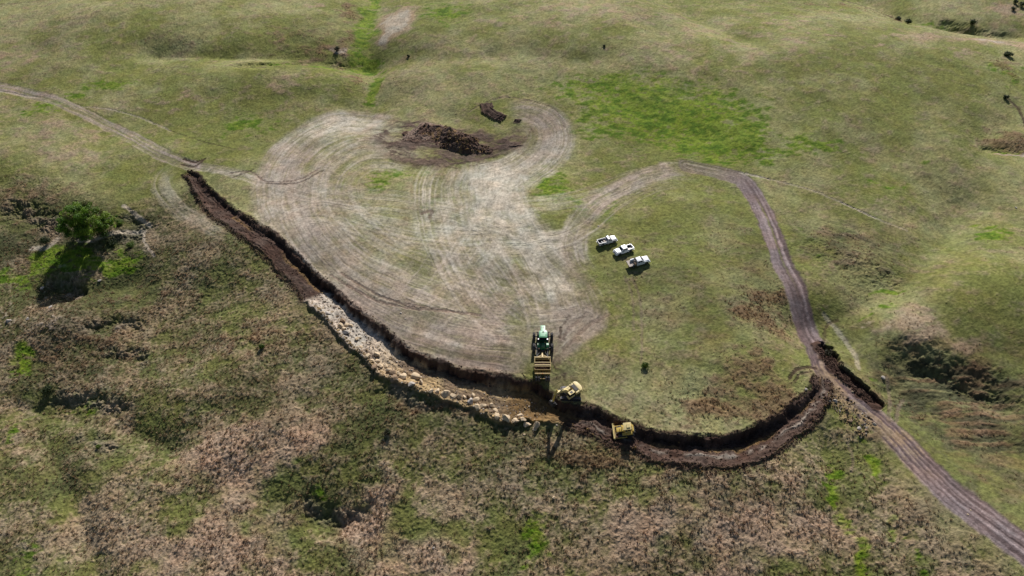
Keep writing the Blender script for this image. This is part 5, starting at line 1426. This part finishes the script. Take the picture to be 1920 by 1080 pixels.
# clods and broken rock along the trench, spoil bank and apron
def along(P, n, dlo, dhi, rs, ulo=0, uhi=1):
    seg = np.diff(P[:, :2], axis=0); L_ = np.hypot(seg[:, 0], seg[:, 1]); cum = np.concatenate([[0], np.cumsum(L_)])
    s = rs.uniform(ulo, uhi, n) * cum[-1]; i = np.clip(np.searchsorted(cum, s) - 1, 0, len(L_) - 1); f = ((s - cum[i]) / L_[i])[:, None]
    p = P[i, :2] + seg[i] * f; nn = np.stack([seg[i, 1], -seg[i, 0]], 1) / L_[i][:, None]
    wd = P[i, 3] if P.shape[1] > 3 else np.ones(n)
    u = rs.uniform(dlo, dhi, n)
    return p + nn * (u * wd)[:, None], s / cum[-1], u
def clodset(pts, rlog, pal, pr, name, label, seed, rmax=.4, zup=.2):
    rs = np.random.default_rng(seed)
    z = H(pts[:, 0], pts[:, 1])
    P = np.stack([pts[:, 0], pts[:, 1], z], 1); n = len(P)
    c_ = np.array(pal)[rs.choice(len(pal), n, p=pr)] * rs.uniform(.65, 1.25, (n, 1))
    return lumps(P, rs.lognormal(rlog, .45, n).clip(.05, rmax), c_, name, label, 'clods', M_clod, seed, zup)
r5 = np.random.default_rng(5)
pA, _, _ = along(TRENCH, 2600, -.16, .20, r5); pB, _, _ = along(TRENCH, 1800, .92, 1.22, r5, 0, U0); pC, _, _ = along(TRENCH, 2200, .92, 1.25, r5, U1, 1); pD, _, _ = along(TRENCH, 1500, .1, .95, r5, U1, 1); pE, _, _ = along(TRENCH, 700, .1, .95, r5, 0, U0)
clodset(np.concatenate([pA, pB, pC, pD, pE]), -2.35, [COLS['soil'], COLS['soil2'], COLS['ochre'] * .6], [.55, .33, .12], 'trench_clods', 'broken dark clods scattered along both lips of the trench', 21)
pF, uF, _ = along(TRENCH, 1500, .3, 1.02, r5, U0, U1 * .97)
clodset(pF, -2.15, [COLS['rockw'] * .9, COLS['rockt'], COLS['mud']], [.35, .45, .2], 'broken_rock', 'small broken pale rock strewn over the exposed stone bench', 22, .3)
pG, _, _ = along(TRENCH, 520, .90, 1.02, r5, U0 + .02, U1 * .93)
clodset(pG, -1.7, [COLS['rockw'] * .8, COLS['rockt'], COLS['rockt'] * .7], [.2, .5, .3], 'rock_rubble', 'tan rubble packed between the edge boulders', 23, .4)
SP4 = np.concatenate([SPOIL, np.zeros((len(SPOIL), 1)), np.full((len(SPOIL), 1), 2.6)], 1)
pH, _, _ = along(SP4, 1800, -.75, .85, r5)
clodset(pH, -2.15, [COLS['soil'], COLS['soil'] * .7, COLS['soil2']], [.5, .3, .2], 'spoil_clods', 'dark clods piled along the spoil bank beside the road', 24, .5)
AP4 = np.concatenate([APRON, np.zeros((len(APRON), 1)), np.full((len(APRON), 1), 2.6)], 1)
pI, _, _ = along(AP4, 380, -1, 1, r5)
clodset(pI, -2.0, [COLS['soil2'], COLS['rockt'] * .8, COLS['rockw'] * .8], [.35, .5, .15], 'junction_rubble', 'loose soil and stone rubble below the road junction', 25, .4)

# ------------------------------------------------------------------ tussocks of dry bunch grass
def tussocks(n_try, ymin, ymax, smin, smax, seed, name, label, blades, dens):
    rs = np.random.default_rng(seed)
    # sample in the wedge of land in view, even per square metre
    y = rs.uniform(ymin, ymax, n_try); wv = 85 + .52 * (y - 47); k = rs.uniform(0, 85 + .52 * (ymax - 47), n_try) < wv; y = y[k]; x = rs.uniform(-1.1, 1.1, len(y)) * wv[k]
    h_, col_, cls_, tf_, rm_ = look(x, y, [h, col, cls.astype(float), tf, rm])
    k = (rs.uniform(0, 1, len(x)) < tf_ * dens) & (cls_ < .01)
    x, y, hz, col_, tf_, rm_ = x[k], y[k], h_[k], col_[k], tf_[k], rm_[k]
    n = len(x)
    r = rs.uniform(smin, smax, n) * (.75 + .4 * np.clip(tf_, 0, 1)) 
    a = rs.uniform(0, 6.28, (n, 1)) + np.arange(blades)[None] * (6.283 / blades) * 1.7 + rs.uniform(-.3, .3, (n, blades))
    rad = r[:, None] * rs.uniform(.15, 1.0, (n, blades)); hh = r[:, None] * rs.uniform(.35, 1.0, (n, blades)) * .85
    ca, sa = np.cos(a), np.sin(a); bw = r[:, None] * rs.uniform(.22, .40, (n, blades))
    bx, by_ = ca * rad * .55, sa * rad * .55
    p0 = np.stack([bx - sa * bw, by_ + ca * bw, -.08 + 0 * bx], -1); p1 = np.stack([bx + sa * bw, by_ - ca * bw, -.08 + 0 * bx], -1)
    p2 = np.stack([ca * rad * 1.25, sa * rad * 1.25, hh], -1)
    V = np.stack([p0, p1, p2], 2) + np.stack([x, y, hz], 1)[:, None, None, :]
    tan_ = np.array([.38, .275, .18]); rus = np.array([.27, .155, .09]); olv = np.array([.17, .165, .075]); dk = np.array([.14, .115, .07])
    q = rs.uniform(0, 1, n)[:, None]
    c_ = np.where(q < .50, tan_, np.where(q < .72, rus, np.where(q < .88, olv, dk)))
    c_ = c_ + (rus - c_) * (np.clip(rm_, 0, 1) * .75)[:, None]
    c_ = c_ * .66 + col_ * .44
    c_ = c_[:, None, :] * rs.uniform(.7, 1.35, (n, blades, 1))
    F = np.arange(n * blades * 3).reshape(-1, 3)
    o = np_mesh(name, V.reshape(-1, 3), F, M_tuft, np.repeat(c_.reshape(-1, 3), 3, 0))
    tag(o, label, 'grass', kind='stuff')
    return n
nt_ = tussocks(150000, 40, 135, .16, .36, 31, 'bunch_grass', 'dry tan and russet bunch grass over the near slope', 9, .38)
nt2 = tussocks(110000, 132, 290, .20, .42, 32, 'far_bunch_grass', 'scattered brown tufts dotting the far green hills', 5, .5)
print('tufts', nt_, nt2)
